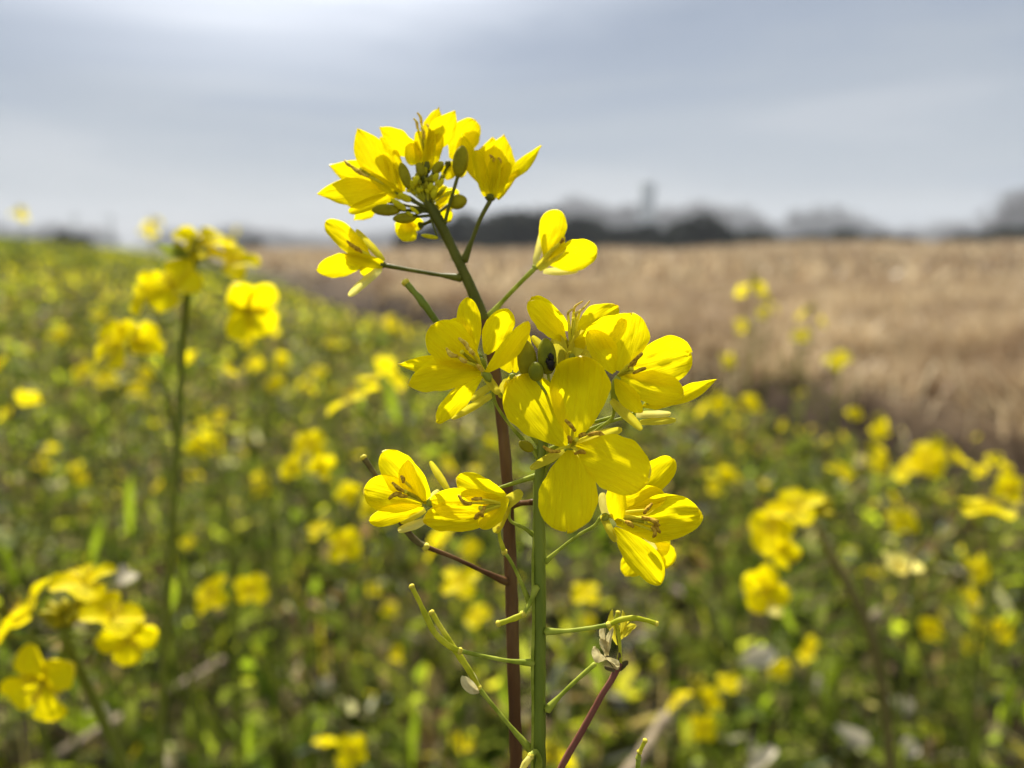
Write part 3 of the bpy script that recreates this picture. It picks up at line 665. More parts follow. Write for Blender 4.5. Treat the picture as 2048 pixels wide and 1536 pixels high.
for i in range(40):
    a = rr_.uniform(-2.9, .1); rd = rr_.uniform(8, 50)
    cx, cy = 846 + rd * math.cos(a) * 1.0, 392 + rd * math.sin(a) * .85
    an = math.atan2(cy - 412, cx - 848) + rr_.uniform(-.3, .3); ln = rr_.uniform(8, 21)
    z = ZU - rr_.uniform(4, 24)
    bud(B, (cx, cy, z), (cx + ln * math.cos(an), cy + ln * math.sin(an), z - 3), rr_.uniform(3.6, 7), M_budyel if rr_.random() < .7 else M_budolive, [(856, 412, ZU)], 1.6, pm=M_pod)
for (x, y, x2, y2, rr) in ((782, 398, 812, 420, 7), (796, 388, 822, 402, 8), (866, 398, 870, 378, 7), (828, 372, 836, 352, 7), (842, 470, 876, 476, 5), (812, 424, 826, 432, 4), (820, 414, 838, 428, 4)):
    bud(B, (x2, y2, ZU - 22), (x, y, ZU - 24), rr, M_budyel, [(856, 420, ZU)], 2, pm=M_stemup)
# pods on brown stem
pod(B, [(960, 720, 172), (910, 680, 160), (880, 652, 150), (866, 634, 146)], [(846, 606, 142), (828, 584, 140), (812, 566, 138)], 7, 8, m=M_stem, pm=M_stem, knob=0)
pod(B, [(1014, 1164, 140), (960, 1140, 120), (900, 1112, 100), (852, 1094, 90)], [(830, 1080, 86), (806, 1050, 80), (770, 980, 70), (744, 940, 66), (728, 916, 64)], 5, 6.5, m=M_poddark, pm=M_brown, knob=9)
pod(B, [(1024, 1008, 150), (1045, 1006, 110), (1066, 1004, 60)], [], 6, 6, pm=M_brown, knob=0)
#PART2

# ------------------------------------------------------------------ terrain
def xb(y):                                   # x of the green/brown field boundary
    y = np.asarray(y, dtype=float)
    return np.where(y > 1.8, 1.42 - .50 * (y - 1.8), 1.42 + .62 * (1.8 - y))
def sst(a, b, x):
    t = np.clip((np.asarray(x, dtype=float) - a) / (b - a), 0, 1); return t * t * (3 - 2 * t)
def gz(x, y):
    x = np.asarray(x, dtype=float); y = np.asarray(y, dtype=float)
    s = np.maximum(0, xb(y) - x - 1.0)
    rise = .10 * np.minimum(s, 14) * sst(3, 16, y) * (1 - sst(34, 46, y))
    lumps = .018 * np.sin(x * 5.1 + y * 1.7) * np.sin(y * 4.3 - x) + .012 * np.sin(x * 13 + 1) * np.sin(y * 11)
    bank = ((.10 + .012 * np.minimum(y, 12)) * sst(.12, .32, x - xb(y)) - .08 * sst(-.25, .0, x - xb(y)) * (1 - sst(.1, .35, x - xb(y)))) * sst(.6, 1.6, y)
    rr = np.where(y > .1, x / np.maximum(y, .1), 0)
    far = .34 * sst(.20, .42, rr) * sst(12, 30, y) * (1 - sst(52, 70, y))
    bl = sst(.4, 1.0, x - xb(y)) * (1 - sst(30, 60, y)) * (.035 * np.sin(x * 3.3 + 1.1 * np.sin(y * 1.9)) * np.sin(y * 2.6 + .8 * np.sin(x * 2.2)) + .05 * np.sin(x * .9 + 1) * np.sin(y * .7 + .5 * x) * sst(3, 8, y))
    bank = bank + far + bl
    return rise + lumps * (1 - sst(12, 40, y)) + bank
def gzs(x, y): return float(gz(x, y))

def np_mesh(name, V, faces_per, mats, mi=None, parent=None, loc=None, smooth=False):
    """V: (n,k,3) vertices of n pieces; faces_per: list of vertex index tuples inside one piece"""
    n, k, _ = V.shape
    me = bpy.data.meshes.new(name)
    sizes = [len(f) for f in faces_per]
    base = (np.arange(n) * k)[:, None]
    loops = np.concatenate([base + np.array(f)[None, :] for f in faces_per], axis=1).ravel()
    nf = n * len(faces_per)
    ls = np.concatenate([[0], np.cumsum(np.tile(sizes, n))[:-1]])
    me.vertices.add(n * k); me.vertices.foreach_set('co', V.astype(np.float32).ravel())
    me.loops.add(len(loops)); me.loops.foreach_set('vertex_index', loops.astype(np.int32))
    me.polygons.add(nf); me.polygons.foreach_set('loop_start', ls.astype(np.int32))
    me.update(calc_edges=True)
    for m in (mats if isinstance(mats, (list, tuple)) else [mats]): me.materials.append(m)
    if mi is not None: me.polygons.foreach_set('material_index', np.repeat(mi, len(faces_per)).astype(np.int32))
    if smooth: me.polygons.foreach_set('use_smooth', [True] * nf)
    me.validate()
    o = bpy.data.objects.new(name, me); COL.objects.link(o)
    if parent is not None: o.parent = parent
    if loc is not None: o.location = loc
    return o

def blades(X, Y, Z, H, W, lean, az=None, bow=.25):
    n = len(X); az = rng.uniform(0, 2 * np.pi, n) if az is None else az
    d = np.stack([np.cos(az), np.sin(az), np.zeros(n)], 1)         # lean direction
    fa = rng.uniform(0, 2 * np.pi, n); s = np.stack([np.cos(fa), np.sin(fa), np.zeros(n)], 1)
    b = np.stack([X, Y, Z], 1); up = np.array([0, 0, 1.0])
    def pt(t, w):
        c = b + up * (H * t * (1 - .35 * lean * t))[:, None] + d * (H * lean * (t ** 2) * 1.0)[:, None]
        return c - s * (W * w / 2)[:, None], c + s * (W * w / 2)[:, None]
    a0, a1 = pt(0, .7); b0, b1 = pt(.4, 1.0); c0, c1 = pt(.75, .75); e0, e1 = pt(1.0, .05)
    V = np.stack([a0, a1, b0, b1, c0, c1, e0], 1)
    return V
BF = [(0, 1, 3, 2), (2, 3, 5, 4), (4, 5, 6)]
def leaves(C, L_, W, up=.4):
    n = len(C); az = rng.uniform(0, 2 * np.pi, n); el = rng.uniform(-.5, 1.2, n) * up * 1.6
    d = np.stack([np.cos(az) * np.cos(el), np.sin(az) * np.cos(el), np.sin(el)], 1)
    s = np.cross(d, rng.normal(size=(n, 3))); s /= np.linalg.norm(s, axis=1)[:, None]
    nn = np.cross(d, s); L1 = L_[:, None]; W1 = W[:, None] * .5
    V = np.stack([C, C + d * L1 * .35 + s * W1 + nn * W1 * .3, C + d * L1 * .35 - s * W1 + nn * W1 * .3, C + d * L1 * .75 + s * W1 * .7 - nn * L1 * .06, C + d * L1 * .75 - s * W1 * .7 - nn * L1 * .06, C + d * L1 - nn * L1 * .15], 1)
    return V
LF = [(0, 1, 3, 5), (0, 5, 4, 2)]

# ground sheet, fine near the camera and coarse towards the horizon
ys = np.concatenate([np.linspace(-4, 8, 121), np.geomspace(8.3, 1800, 60)])
xs = np.concatenate([-np.geomspace(1600, 6.2, 46), np.linspace(-6, 6, 121), np.geomspace(6.2, 1600, 46)])
gx, gy = np.meshgrid(xs, ys); gzv = gz(gx, gy) * (gy > -1)
me = bpy.data.meshes.new('ground'); nx, ny = len(xs), len(ys)
me.vertices.add(nx * ny); me.vertices.foreach_set('co', np.stack([gx, gy, gzv], 2).astype(np.float32).ravel())
idx = np.arange(nx * ny).reshape(ny, nx)
fc = np.stack([idx[:-1, :-1], idx[:-1, 1:], idx[1:, 1:], idx[1:, :-1]], 2).reshape(-1, 4)
me.loops.add(fc.size); me.loops.foreach_set('vertex_index', fc.ravel().astype(np.int32))
me.polygons.add(len(fc)); me.polygons.foreach_set('loop_start', (np.arange(len(fc)) * 4).astype(np.int32))
me.update(calc_edges=True); me.polygons.foreach_set('use_smooth', [True] * len(fc))
m, t, l, o_ = mat('soil')
b_ = N(t, 'ShaderNodeBsdfPrincipled'); b_.inputs['Roughness'].default_value = .95; b_.inputs['Specular IOR Level'].default_value = .1
tcd = N(t, 'ShaderNodeTexCoord'); nz = N(t, 'ShaderNodeTexNoise'); nz.inputs['Scale'].default_value = 9; nz.inputs['Detail'].default_value = 8
l(tcd.outputs['Object'], nz.inputs[0])
c1_ = ramp(t, [(.3, (.025, .018, .010)), (.5, (.05, .037, .02)), (.62, (.05, .055, .018)), (.78, (.17, .14, .085))]); l(nz.outputs[0], c1_.inputs[0])
c2_ = ramp(t, [(.3, (.045, .028, .015)), (.55, (.080, .054, .030)), (.8, (.17, .12, .072))]); l(nz.outputs[0], c2_.inputs[0])
at = N(t, 'ShaderNodeAttribute', attribute_name='brown'); mxx = N(t, 'ShaderNodeMix', data_type='RGBA')
l(at.outputs['Fac'], mxx.inputs['Factor']); l(c1_.outputs[0], mxx.inputs['A']); l(c2_.outputs[0], mxx.inputs['B'])
c3_ = ramp(t, [(.3, (.10, .13, .04)), (.7, (.17, .20, .06))]); l(nz.outputs[0], c3_.inputs[0])
at2 = N(t, 'ShaderNodeAttribute', attribute_name='meadow'); mx3 = N(t, 'ShaderNodeMix', data_type='RGBA')
l(at2.outputs['Fac'], mx3.inputs['Factor']); l(mxx.outputs['Result'], mx3.inputs['A']); l(c3_.outputs[0], mx3.inputs['B'])
at3 = N(t, 'ShaderNodeAttribute', attribute_name='bank_shade'); mx4 = N(t, 'ShaderNodeMix', data_type='RGBA'); mx4.inputs['B'].default_value = (.022, .014, .009, 1)
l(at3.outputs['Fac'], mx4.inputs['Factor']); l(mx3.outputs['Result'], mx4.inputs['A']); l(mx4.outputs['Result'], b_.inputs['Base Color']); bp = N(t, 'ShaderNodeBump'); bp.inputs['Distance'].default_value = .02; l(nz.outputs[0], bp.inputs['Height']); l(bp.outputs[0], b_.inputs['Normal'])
l(b_.outputs[0], o_.inputs[0]); M_soil = m
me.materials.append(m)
br = me.attributes.new('brown', 'FLOAT', 'POINT'); br.data.foreach_set('value', (sst(-.3, -.1, gx - xb(gy))).astype(np.float32).ravel())
mdw = me.attributes.new('meadow', 'FLOAT', 'POINT'); mdw.data.foreach_set('value', (sst(8, 14, gy) * (1 - sst(-.3, -.1, gx - xb(gy)))).astype(np.float32).ravel())
dch = me.attributes.new('bank_shade', 'FLOAT', 'POINT'); dv = gx - xb(gy)
dch.data.foreach_set('value', (sst(-.28, -.10, dv) * (1 - sst(.20, .34, dv)) * sst(.8, 1.4, gy)).astype(np.float32).ravel())  # dark soil strip at the boundary: bank shade painted into the ground colour
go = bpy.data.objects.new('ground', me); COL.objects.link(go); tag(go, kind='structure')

# ------------------------------------------------------------------ undergrowth of the green field
UG = [(0, (.007, .008, .004)), (.26, (.026, .034, .007)), (.45, (.085, .108, .014)), (.60, (.19, .23, .025)), (.69, (.38, .43, .033)), (.755, (.80, .82, .05)), (.765, (.38, .29, .16)), (.86, (.14, .09, .052)), (.955, (.28, .23, .14)), (1, (.60, .54, .40))]
M_under = leafy('weeds', UG, trans=.58, island=True, gloss=.003, transmul=(1.25, 1.22, .8), patch=(4.0, [(.36, (.88, .68, .66)), (.47, (1, .99, 1)), (.62, (.92, 1.12, .85))]))
UG2 = [(0, (.035, .046, .010)), (.4, (.085, .105, .016)), (.75, (.17, .19, .025)), (1, (.36, .34, .05))]
M_under2 = leafy('weeds_far', UG2, trans=.5, island=True, gloss=.004, transmul=(1.2, 1.2, .8), patch=(.7, [(.36, (.8, .72, .8)), (.5, (1, 1, 1)), (.64, (.9, 1.05, .9))]))
UGR = [(0, (.25, .168, .095)), (.4, (.43, .32, .185)), (.75, (.56, .44, .27)), (1, (.69, .57, .37))]
M_reed = leafy('dry_straw', UGR, trans=.4, island=True, gloss=.004, patch=(1.3, [(.38, (.62, .55, .53)), (.48, (.92, .90, .88)), (.60, (1.12, 1.12, 1.10))]))
M_straw = solid('straw', [(.3, (.12, .09, .055)), (.7, (.30, .24, .155))], 60, .85, .5, (1, 1, .15))
M_dry = leafy('dry_white_leaf', [(.3, (.32, .28, .18)), (.7, (.56, .51, .38))], trans=.3, noise_scale=60)

def scatter(n, y0, y1, side, pw=1.0, margin=None, xspan=1.0):
    if margin is None: margin = -.12 if side < 0 else .1
    """random points in the camera wedge, left (green) or right (brown) of the boundary"""
    Y = y0 + (y1 - y0) * rng.uniform(0, 1, n * 4) ** pw
    X = rng.uniform(-1, 1, n * 4) * (Y * .80 * xspan + .35)
    d = X - xb(Y); edge = .10 * np.sin(Y * 7) + .06 * np.sin(Y * 17 + 2)
    k = (d < margin + edge) if side < 0 else (d > margin + edge)
    X, Y = X[k][:n], Y[k][:n]; return X, Y
def keepclear(X, Y, H, r=.16):
    return ~((np.hypot(X, Y - .06) < r) | ((np.hypot(X, Y) < .34) & (gz(X, Y) + H > .40)))
VV = []
def patchy(X, Y, f=1.0):
    return .5 + .5 * np.sin(X * 3.1 * f + 1.3 * np.sin(Y * 2.3 * f)) * np.sin(Y * 2.7 * f + 1.1 * np.sin(X * 1.9 * f))
X, Y = scatter(9500, .15, 3.2, -1, .8)
edge = np.clip((xb(Y) - X) / 1.0, .25, 1)
H = rng.uniform(.05, .30, len(X)) * (.45 + .6 * patchy(X, Y)) * (.45 + .55 * edge); k = keepclear(X, Y, H); X, Y, H = X[k], Y[k], H[k]
VV.append(blades(X, Y, gz(X, Y), H, rng.uniform(.0012, .0055, len(X)), rng.uniform(0, .9, len(X))))
X, Y = scatter(26000, 3.0, 11, -1, .8)
H = rng.uniform(.08, .34, len(X)) * (.6 + .5 * patchy(X, Y)) * (.2 + .8 * np.clip((xb(Y) - X) / 2.5, 0, 1))
VV.append(blades(X, Y, gz(X, Y), H, rng.uniform(.004, .012, len(X)), rng.uniform(0, .5, len(X))))
o = np_mesh('weeds', np.concatenate(VV), BF, M_under)
tag(o, 'dense green weeds and thin stalks covering the field floor', 'weeds', kind='stuff')
VV = []
X, Y = scatter(24000, .15, 3.4, -1, .8); k = rng.uniform(0, 1, len(X)) < .25 + 1.1 * sst(.2, .6, .5 * patchy(X, Y, 2.6) + .5 * patchy(X + 2, Y + 1, 5.3)); X, Y = X[k], Y[k]
Z = rng.uniform(0, 1, len(X)) ** 1.3 * .30 * (.5 + .6 * patchy(X, Y, 1.3)) * (.4 + .6 * np.clip(xb(Y) - X, .2, 1)); k = keepclear(X, Y, Z + .03); X, Y, Z = X[k], Y[k], Z[k]
VV.append(leaves(np.stack([X, Y, gz(X, Y) + Z], 1), rng.uniform(.012, .050, len(X)), rng.uniform(.006, .020, len(X)), .5))
X, Y = scatter(26000, 3.2, 12, -1, .8); k = rng.uniform(0, 1, len(X)) < .3 + 1.1 * sst(.2, .6, .5 * patchy(X, Y, 1.2) + .5 * patchy(X + 2, Y + 1, 2.3)); X, Y = X[k], Y[k]
Z = rng.uniform(0, 1, len(X)) * .32 * (.5 + .6 * patchy(X, Y, 1.3)) * (.15 + .85 * np.clip((xb(Y) - X) / 2.5, 0, 1))
VV.append(leaves(np.stack([X, Y, gz(X, Y) + Z], 1), rng.uniform(.03, .08, len(X)), rng.uniform(.012, .035, len(X)), .5))
X, Y = scatter(2600, .3, 3.2, -1, .8); Z = rng.uniform(.02, .24, len(X)) * np.clip(xb(Y) - X, .3, 1); k = keepclear(X, Y, Z + .08); X, Y, Z = X[k], Y[k], Z[k]
VV.append(leaves(np.stack([X, Y, gz(X, Y) + Z], 1), rng.uniform(.03, .075, len(X)), rng.uniform(.009, .022, len(X)), .8))
o = np_mesh('foliage', np.concatenate(VV), LF, M_under)
tag(o, 'small backlit leaves filling the green field between the stalks', 'foliage', kind='stuff')
X, Y = scatter(42000, 10, 42, -1, .9)
k = Y < 42; X, Y = X[k], Y[k]
o = np_mesh('distant_foliage', leaves(np.stack([X, Y, gz(X, Y) + rng.uniform(0, .32, len(X)) * (.1 + .9 * np.clip((xb(Y) - X) / 4, 0, 1))], 1), rng.uniform(.08, .22, len(X)), rng.uniform(.05, .12, len(X)), .5), LF, M_under2)
tag(o, 'far green rapeseed field rising gently to the left horizon', 'field foliage', kind='stuff')
# far flowers
X, Y = scatter(2700, 5, 34, -1, .85, margin=-.2)
o = np_mesh('distant_blossom', leaves(np.stack([X, Y, gz(X, Y) + rng.uniform(.26, .38, len(X)) * (.2 + .8 * np.clip((xb(Y) - X) / 3, 0, 1))], 1), rng.uniform(.02, .045, len(X)), rng.uniform(.02, .045, len(X)), .5), LF, M_bgpetal)
tag(o, 'countless far yellow blossoms speckling the green field', 'blossom', kind='stuff')

# ------------------------------------------------------------------ dry field
X, Y = scatter(80000, 1.0, 9, 1, .9, margin=.28)
pt_ = .5 * patchy(X, Y, 1.1) + .5 * patchy(X + 3, Y * 1.2, 2.7); k = rng.uniform(0, 1, len(X)) < .04 + 1.1 * sst(.34, .64, pt_); X, Y = X[k], Y[k]
H = rng.uniform(.10, .26, len(X)) * (.6 + .7 * patchy(X, Y, .9)); H *= .6 + .4 * sst(0, .5, X - xb(Y))
V1 = blades(X, Y, gz(X, Y), H, rng.uniform(.003, .011, len(X)), rng.uniform(.1, 1.2, len(X)))
X, Y = scatter(55000, 8, 60, 1, .8)
k = rng.uniform(0, 1, len(X)) < .06 + 1.0 * sst(.32, .62, .5 * patchy(X, Y, .35) + .5 * patchy(X + 2, Y, .8)); X, Y = X[k], Y[k]
V2 = blades(X, Y, gz(X, Y), rng.uniform(.15, .36, len(X)) * (.5 + .9 * patchy(X, Y, .25) + .6 * sst(20, 45, Y) * patchy(X, Y, .11)), rng.uniform(.02, .06, len(X)), rng.uniform(.1, 1.0, len(X)))
o = np_mesh('dry_grass', np.concatenate([V1, V2]), BF, M_reed)
tag(o, 'pale tan dry grass covering the bare field on the right', 'dry grass', kind='stuff')

# ------------------------------------------------------------------ field rapeseed plants
def rotz_to(axis):
    return Vector(axis).normalized().to_track_quat('Z', 'Y')
def flower_mb(mb, C, axis, size, openn=1.0, seed=0, hi=False, petal_mi=0, sep_mi=1, fil_mi=1):
    """four petals round an axis; openn 1 = flat open, 0.4 = cup"""
    C = Vector(C); q = rotz_to(axis); rd = random.Random(seed); ph = rd.uniform(0, 1.57)
    for i in range(4):
        a = ph + i * math.pi / 2 + rd.uniform(-.12, .12); sp = math.radians(20 + 62 * openn + rd.uniform(-8, 8))
        tipd = q @ Vector((math.cos(a) * math.sin(sp), math.sin(a) * math.sin(sp), math.cos(sp)))
        B_ = C + (q @ Vector((0, 0, 1))) * size * .04; T_ = B_ + tipd * size * rd.uniform(.92, 1.06)
        vw = C + (q @ Vector((0, 0, 1))) * size * 8
        petal(mb, B_, T_, size * rd.uniform(.78, .98), roll=rd.uniform(-.25, .25), bend=.08, cup=.2, curl=-.06 * openn, ruf=.05, seed=seed * 7 + i, mi=petal_mi, view=vw, nu=14 if hi else 6, nv=10 if hi else 4)
    if hi:
        for i in range(4):
            a = ph + .78 + i * math.pi / 2; sp = math.radians(25 + 45 * openn)
            tipd = q @ Vector((math.cos(a) * math.sin(sp), math.sin(a) * math.sin(sp), math.cos(sp)))
            petal(mb, C, C + tipd * size * .6, size * .17, shape='strap', cup=.4, seed=i, mi=sep_mi, view=C + (q @ Vector((0, 0, 1))) * size * 8, nu=8, nv=4)
        for i in range(6):
            a = ph + i * 1.047
            e = C + q @ Vector((math.cos(a) * size * .16, math.sin(a) * size * .16, size * .42))
            tube(mb, [C, e], [size * .015, size * .012], 2, 4, mi=fil_mi); tube(mb, [e, e + (q @ Vector((math.cos(a), math.sin(a), .3))) * size * .1], [size * .03, size * .02], 2, 5, mi=2)
CB = lambda x, y, z: RT * x + UP * y - FWD * z          # camera-frame direction (right, up, towards the camera)
NM = [M_petal, M_sepal, M_anther]

def near_plant(label, stem_pts, flowers, stem_r=.0014, stem_m=None, buds=None, leaf=(), cat='flowering plant', podlist=()):
    """stem_pts: (px,py,d) from the head down; flowers: (px,py,d,axis,size,open,join_index,material)"""
    S = [P(*p) for p in stem_pts]; last = S[-1]; base = Vector((last.x + .01, last.y + .03, gzs(last.x + .01, last.y + .03)))
    ro = empty('rapeseed_plant', base); tag(ro, label, cat)
    mb = MB(); pts = S + [last.lerp(base, .5), base]
    tube(mb, pts, [stem_r * .55] + [stem_r] * (len(S) - 1) + [stem_r * 1.4, stem_r * 2], 6, 9, wob=.1)
    for (i, dx, dy, ln) in leaf:
        p0 = S[min(i, len(S) - 1)]; petal(mb, p0, p0 + CB(dx, dy, .3).normalized() * ln, ln * .28, shape='point', bend=.15, mi=1, seed=i, roll=.4)
    mb.build('stem', [stem_m or M_bstem, M_bleaf], ro, base, base)
    for i, f in enumerate(flowers):
        px, py, d, ax, size, opn = f[:6]; ji = f[6] if len(f) > 6 else 0; fm = f[7] if len(f) > 7 else M_petal
        C = P(px, py, d); A = CB(*ax).normalized(); mb = MB()
        flower_mb(mb, C, A, size, opn, seed=int(px + py), hi=True)
        j = S[min(ji, len(S) - 1)]; bk = C - A * size * .25
        tube(mb, [j, j.lerp(bk, .6) - A * size * .1, bk, C], [size * .04, size * .035, size * .05, size * .08], 4, 6, mi=3)
        mb.build('flower', [fm, M_sepal, M_anther, stem_m or M_bstem], ro, C, base)
    if buds:
        px, py, d, n, r = buds; C = P(px, py, d); mb = MB(); rd = random.Random(int(px))
        for i in range(n):
            dr = Vector((rd.uniform(-1, 1), rd.uniform(-1, 1), rd.uniform(.1, 1))).normalized()
            c = C + dr * r * rd.uniform(.4, 1); lathe(mb, c - dr * .002, c + dr * .0035, [(0, .0006), (.3, .0014), (.7, .0013), (1, .0004)], 7)
            tube(mb, [C - Vector((0, 0, r * .5)), c], [.0004, .0004], 2, 4)
        mb.build('bud_cluster', [M_budolive], ro, C, base)
    for (i, dx, dy, ln) in podlist:
        p0 = S[min(i, len(S) - 1)]; mb = MB(); d1 = CB(dx, dy, .2).normalized()
        tube(mb, [p0, p0 + d1 * ln * .4, p0 + d1 * ln * .6 + Vector((0, 0, ln * .15)), p0 + d1 * ln * .7 + Vector((0, 0, ln * .5))], [.0004, .0004, .0008, .0005], 4, 6)
        mb.build('seed_pod', stem_m or M_bstem, ro, p0, base)
    return ro

# bottom-left cluster
near_plant('blurred rapeseed plant with a ring of four bright flowers low at the left edge',
    [(122, 1215, .205), (130, 1275, .205), (160, 1340, .21), (205, 1440, .22), (260, 1560, .23)],
    [(170, 1170, .205, (0, .95, .35), .0092, 1.0, 0), (222, 1238, .20, (.45, .9, .3), .0090, 1.0, 1), (256, 1276, .21, (.6, .2, .8), .0080, .95, 1), (92, 1360, .20, (-.1, -.1, 1), .0115, 1.05, 1), (62, 1225, .205, (-.85, .5, .3), .0098, 1.0, 0), (14, 1268, .205, (-.85, .5, .3), .0085, 1.0, 1)],
    buds=(135, 1240, .205, 14, .005), podlist=((1, -.8, -.3, .012), (2, .8, .2, .012)))
# middle-left cluster
near_plant('blurred dark stemmed rapeseed plant with a few flowers standing before the far boundary at left',
    [(395, 510, .225), (380, 560, .225), (368, 640, .23), (362, 760, .235), (350, 950, .24), (335, 1200, .25), (322, 1560, .27)],
    [(350, 575, .22, (-.2, .45, .9), .0098, .95, 1), (410, 495, .228, (.2, .75, .5), .0092, .95, 0), (462, 528, .23, (.4, .6, .5), .0085, .95, 0), (492, 618, .222, (.6, -.1, .6), .0105, .75, 1), (298, 592, .225, (-.6, .2, .7), .0075, .9, 1)],
    stem_r=.0011, stem_m=M_bstem, buds=(384, 520, .225, 9, .005), leaf=((0, -.8, .2, .012),))
near_plant('two petalled blurry yellow flower on a thin bent stalk left of the dark stemmed plant',
    [(300, 735, .26), (320, 760, .26), (345, 850, .27), (350, 1050, .30)], [(240, 692, .25, (-.4, .3, .7), .0108, .9, 0), (275, 684, .255, (.6, .2, .5), .0085, .7, 0)], stem_r=.0008)
near_plant('blurred flower seen edge on as a slanted yellow bar left of the sharp flowers',
    [(735, 835, .32), (745, 900, .33), (742, 1050, .35)], [(708, 802, .315, (-.5, .88, .12), .0125, 1.05, 0), (752, 762, .34, (-.3, .9, .2), .0085, .9, 0)], stem_r=.0006)
near_plant('blurred flower seen edge on as a flat yellow bar near the right edge',
    [(1975, 1055, .32), (1985, 1150, .33), (1980, 1300, .35)], [(1972, 1026, .315, (.05, .97, .2), .0120, 1.05, 0)], stem_r=.0006)
near_plant('two touching blurred yellow blooms right of the dark stalk at lower left',
    [(470, 1225, .34), (478, 1300, .35), (480, 1430, .36)], [(428, 1192, .335, (-.3, .5, .8), .0098, .95, 0), (502, 1182, .34, (.3, .6, .7), .0088, .95, 0)], stem_r=.0006)
near_plant('large oval yellow blur left of the brown stem under the sharp flowers',
    [(925, 1205, .34), (930, 1300, .35), (925, 1450, .36)], [(920, 1168, .335, (-.1, .75, .55), .0102, 1.0, 0)], stem_r=.0006)
near_plant('yellow double blob on brown stalk below the left flower pair',
    [(690, 1125, .36), (695, 1220, .37), (690, 1400, .38)], [(688, 1092, .355, (.2, .6, .8), .0100, .95, 0), (640, 1062, .37, (-.4, .8, .4), .0078, .9, 0)], stem_r=.0007, stem_m=M_bstembrown)
near_plant('yellow bloom at the bottom edge, right of a pair',
    [(708, 1530, .36), (712, 1600, .37)], [(705, 1500, .355, (.1, .4, .9), .0082, .95, 0)], stem_r=.0006)
near_plant('yellow oval blur low behind the green stem on its right side',
    [(1172, 1220, .38), (1176, 1300, .39)], [(1170, 1190, .375, (0, .85, .45), .0088, 1.0, 0)], stem_r=.0006)
near_plant('blurred yellow cluster of three blooms left of the lower flower pair',
    [(610, 960, .37), (618, 1050, .38), (612, 1250, .39)], [(618, 890, .365, (.3, .6, .7), .0088, .95, 0), (590, 935, .37, (-.5, .4, .7), .0082, .95, 0), (640, 930, .375, (.5, .2, .8), .0076, .9, 0)], stem_r=.0007)
# leaning right plant
near_plant('blurred rapeseed plant leaning left with a dark arched stem at the lower right',
    [(1632, 1050, .29), (1668, 1120, .29), (1712, 1200, .29), (1742, 1270, .29), (1760, 1350, .295), (1775, 1450, .30), (1778, 1560, .31)],
    [(1594, 1022, .285, (-.3, .8, .5), .0108, .8, 0), (1548, 1056, .285, (-.7, .4, .6), .0105, .95, 0), (1566, 1094, .288, (-.6, -.3, .6), .0088, .95, 0), (1536, 1176, .285, (-.6, .2, .8), .0105, .8, 1), (1548, 1195, .29, (-.5, -.6, .3), .008, .7, 1, M_palepetal)],
    stem_r=.0019, stem_m=M_bstembrown, buds=(1632, 1022, .29, 10, .006), podlist=((3, .8, 1, .03), (3, -.3, 1.2, .02)))
near_plant('pale faded yellow flower on a short side stalk right of the leaning stem',
    [(1790, 1175, .32), (1782, 1210, .32), (1765, 1260, .32), (1790, 1400, .33)], [(1795, 1150, .315, (.2, .9, .3), .0115, .55, 0, M_palepetal)], stem_r=.0007)

# ---- one kind of field plant, several variants, copied with its parts
def fl_mesh(seed, opn, lo=False, m=None):
    mb = MB(); flower_mb(mb, (0, 0, 0), (0, 0, 1), .0105, opn, seed=seed, hi=not lo)
    tube(mb, [(0, 0, -.012), (0, 0, 0)], [.0004, .0006], 2, 4, mi=3)
    o = mb.build('flower', [M_petal, M_sepal, M_anther, M_bstem]); me = o.data; bpy.data.objects.remove(o); return me
FLM = [fl_mesh(11, .95), fl_mesh(12, .6), fl_mesh(13, .8), fl_mesh(14, 1.05)]
def stem_mesh(seed, hgt=.45):
    rd = random.Random(seed); mb = MB(); pts = []; x = y = 0
    for i in range(6):
        pts.append((x, y, hgt * i / 5)); x += rd.uniform(-.008, .008); y += rd.uniform(-.008, .008)
    x0, y0 = pts[-1][:2]; pts = [(p[0] - x0, p[1] - y0, p[2]) for p in pts]
    tube(mb, pts, [.0020, .0018, .0016, .0014, .0012, .0008], 3, 6)
    for i in range(7):
        z = rd.uniform(.1, .9) * hgt; t = z / hgt * 5; i0 = min(4, int(t)); f = t - i0
        p0 = Vector(pts[i0]).lerp(Vector(pts[i0 + 1]), f); a = rd.uniform(0, 6.28); ln = rd.uniform(.03, .08) * (1.15 - z / hgt)
        dr = Vector((math.cos(a), math.sin(a), rd.uniform(.3, 1.0))).normalized()
        petal(mb, p0, p0 + dr * ln, ln * .3, shape='point', bend=.15, cup=.3, mi=1, seed=i, roll=rd.uniform(-.5, .5), view=(0, 0, 3), nu=6, nv=4)
    for i in range(9):
        z = hgt * rd.uniform(.72, .96); a = rd.uniform(0, 6.28); ln = rd.uniform(.02, .035)
        d = Vector((math.cos(a), math.sin(a), .25)); p0 = Vector((pts[4][0] * (1 - (z / hgt - .8) * 5), pts[4][1] * (1 - (z / hgt - .8) * 5), z)) if z > .8 * hgt else Vector(pts[4]) + Vector((0, 0, z - .8 * hgt))
        tube(mb, [p0, p0 + d * ln * .5, p0 + d * ln * .7 + Vector((0, 0, ln * .5))], [.0005, .0007, .0004], 2, 4)
    o = mb.build('stem', [M_bstem, M_bleaf]); me = o.data; bpy.data.objects.remove(o); return me
STM = [stem_mesh(i) for i in range(4)]
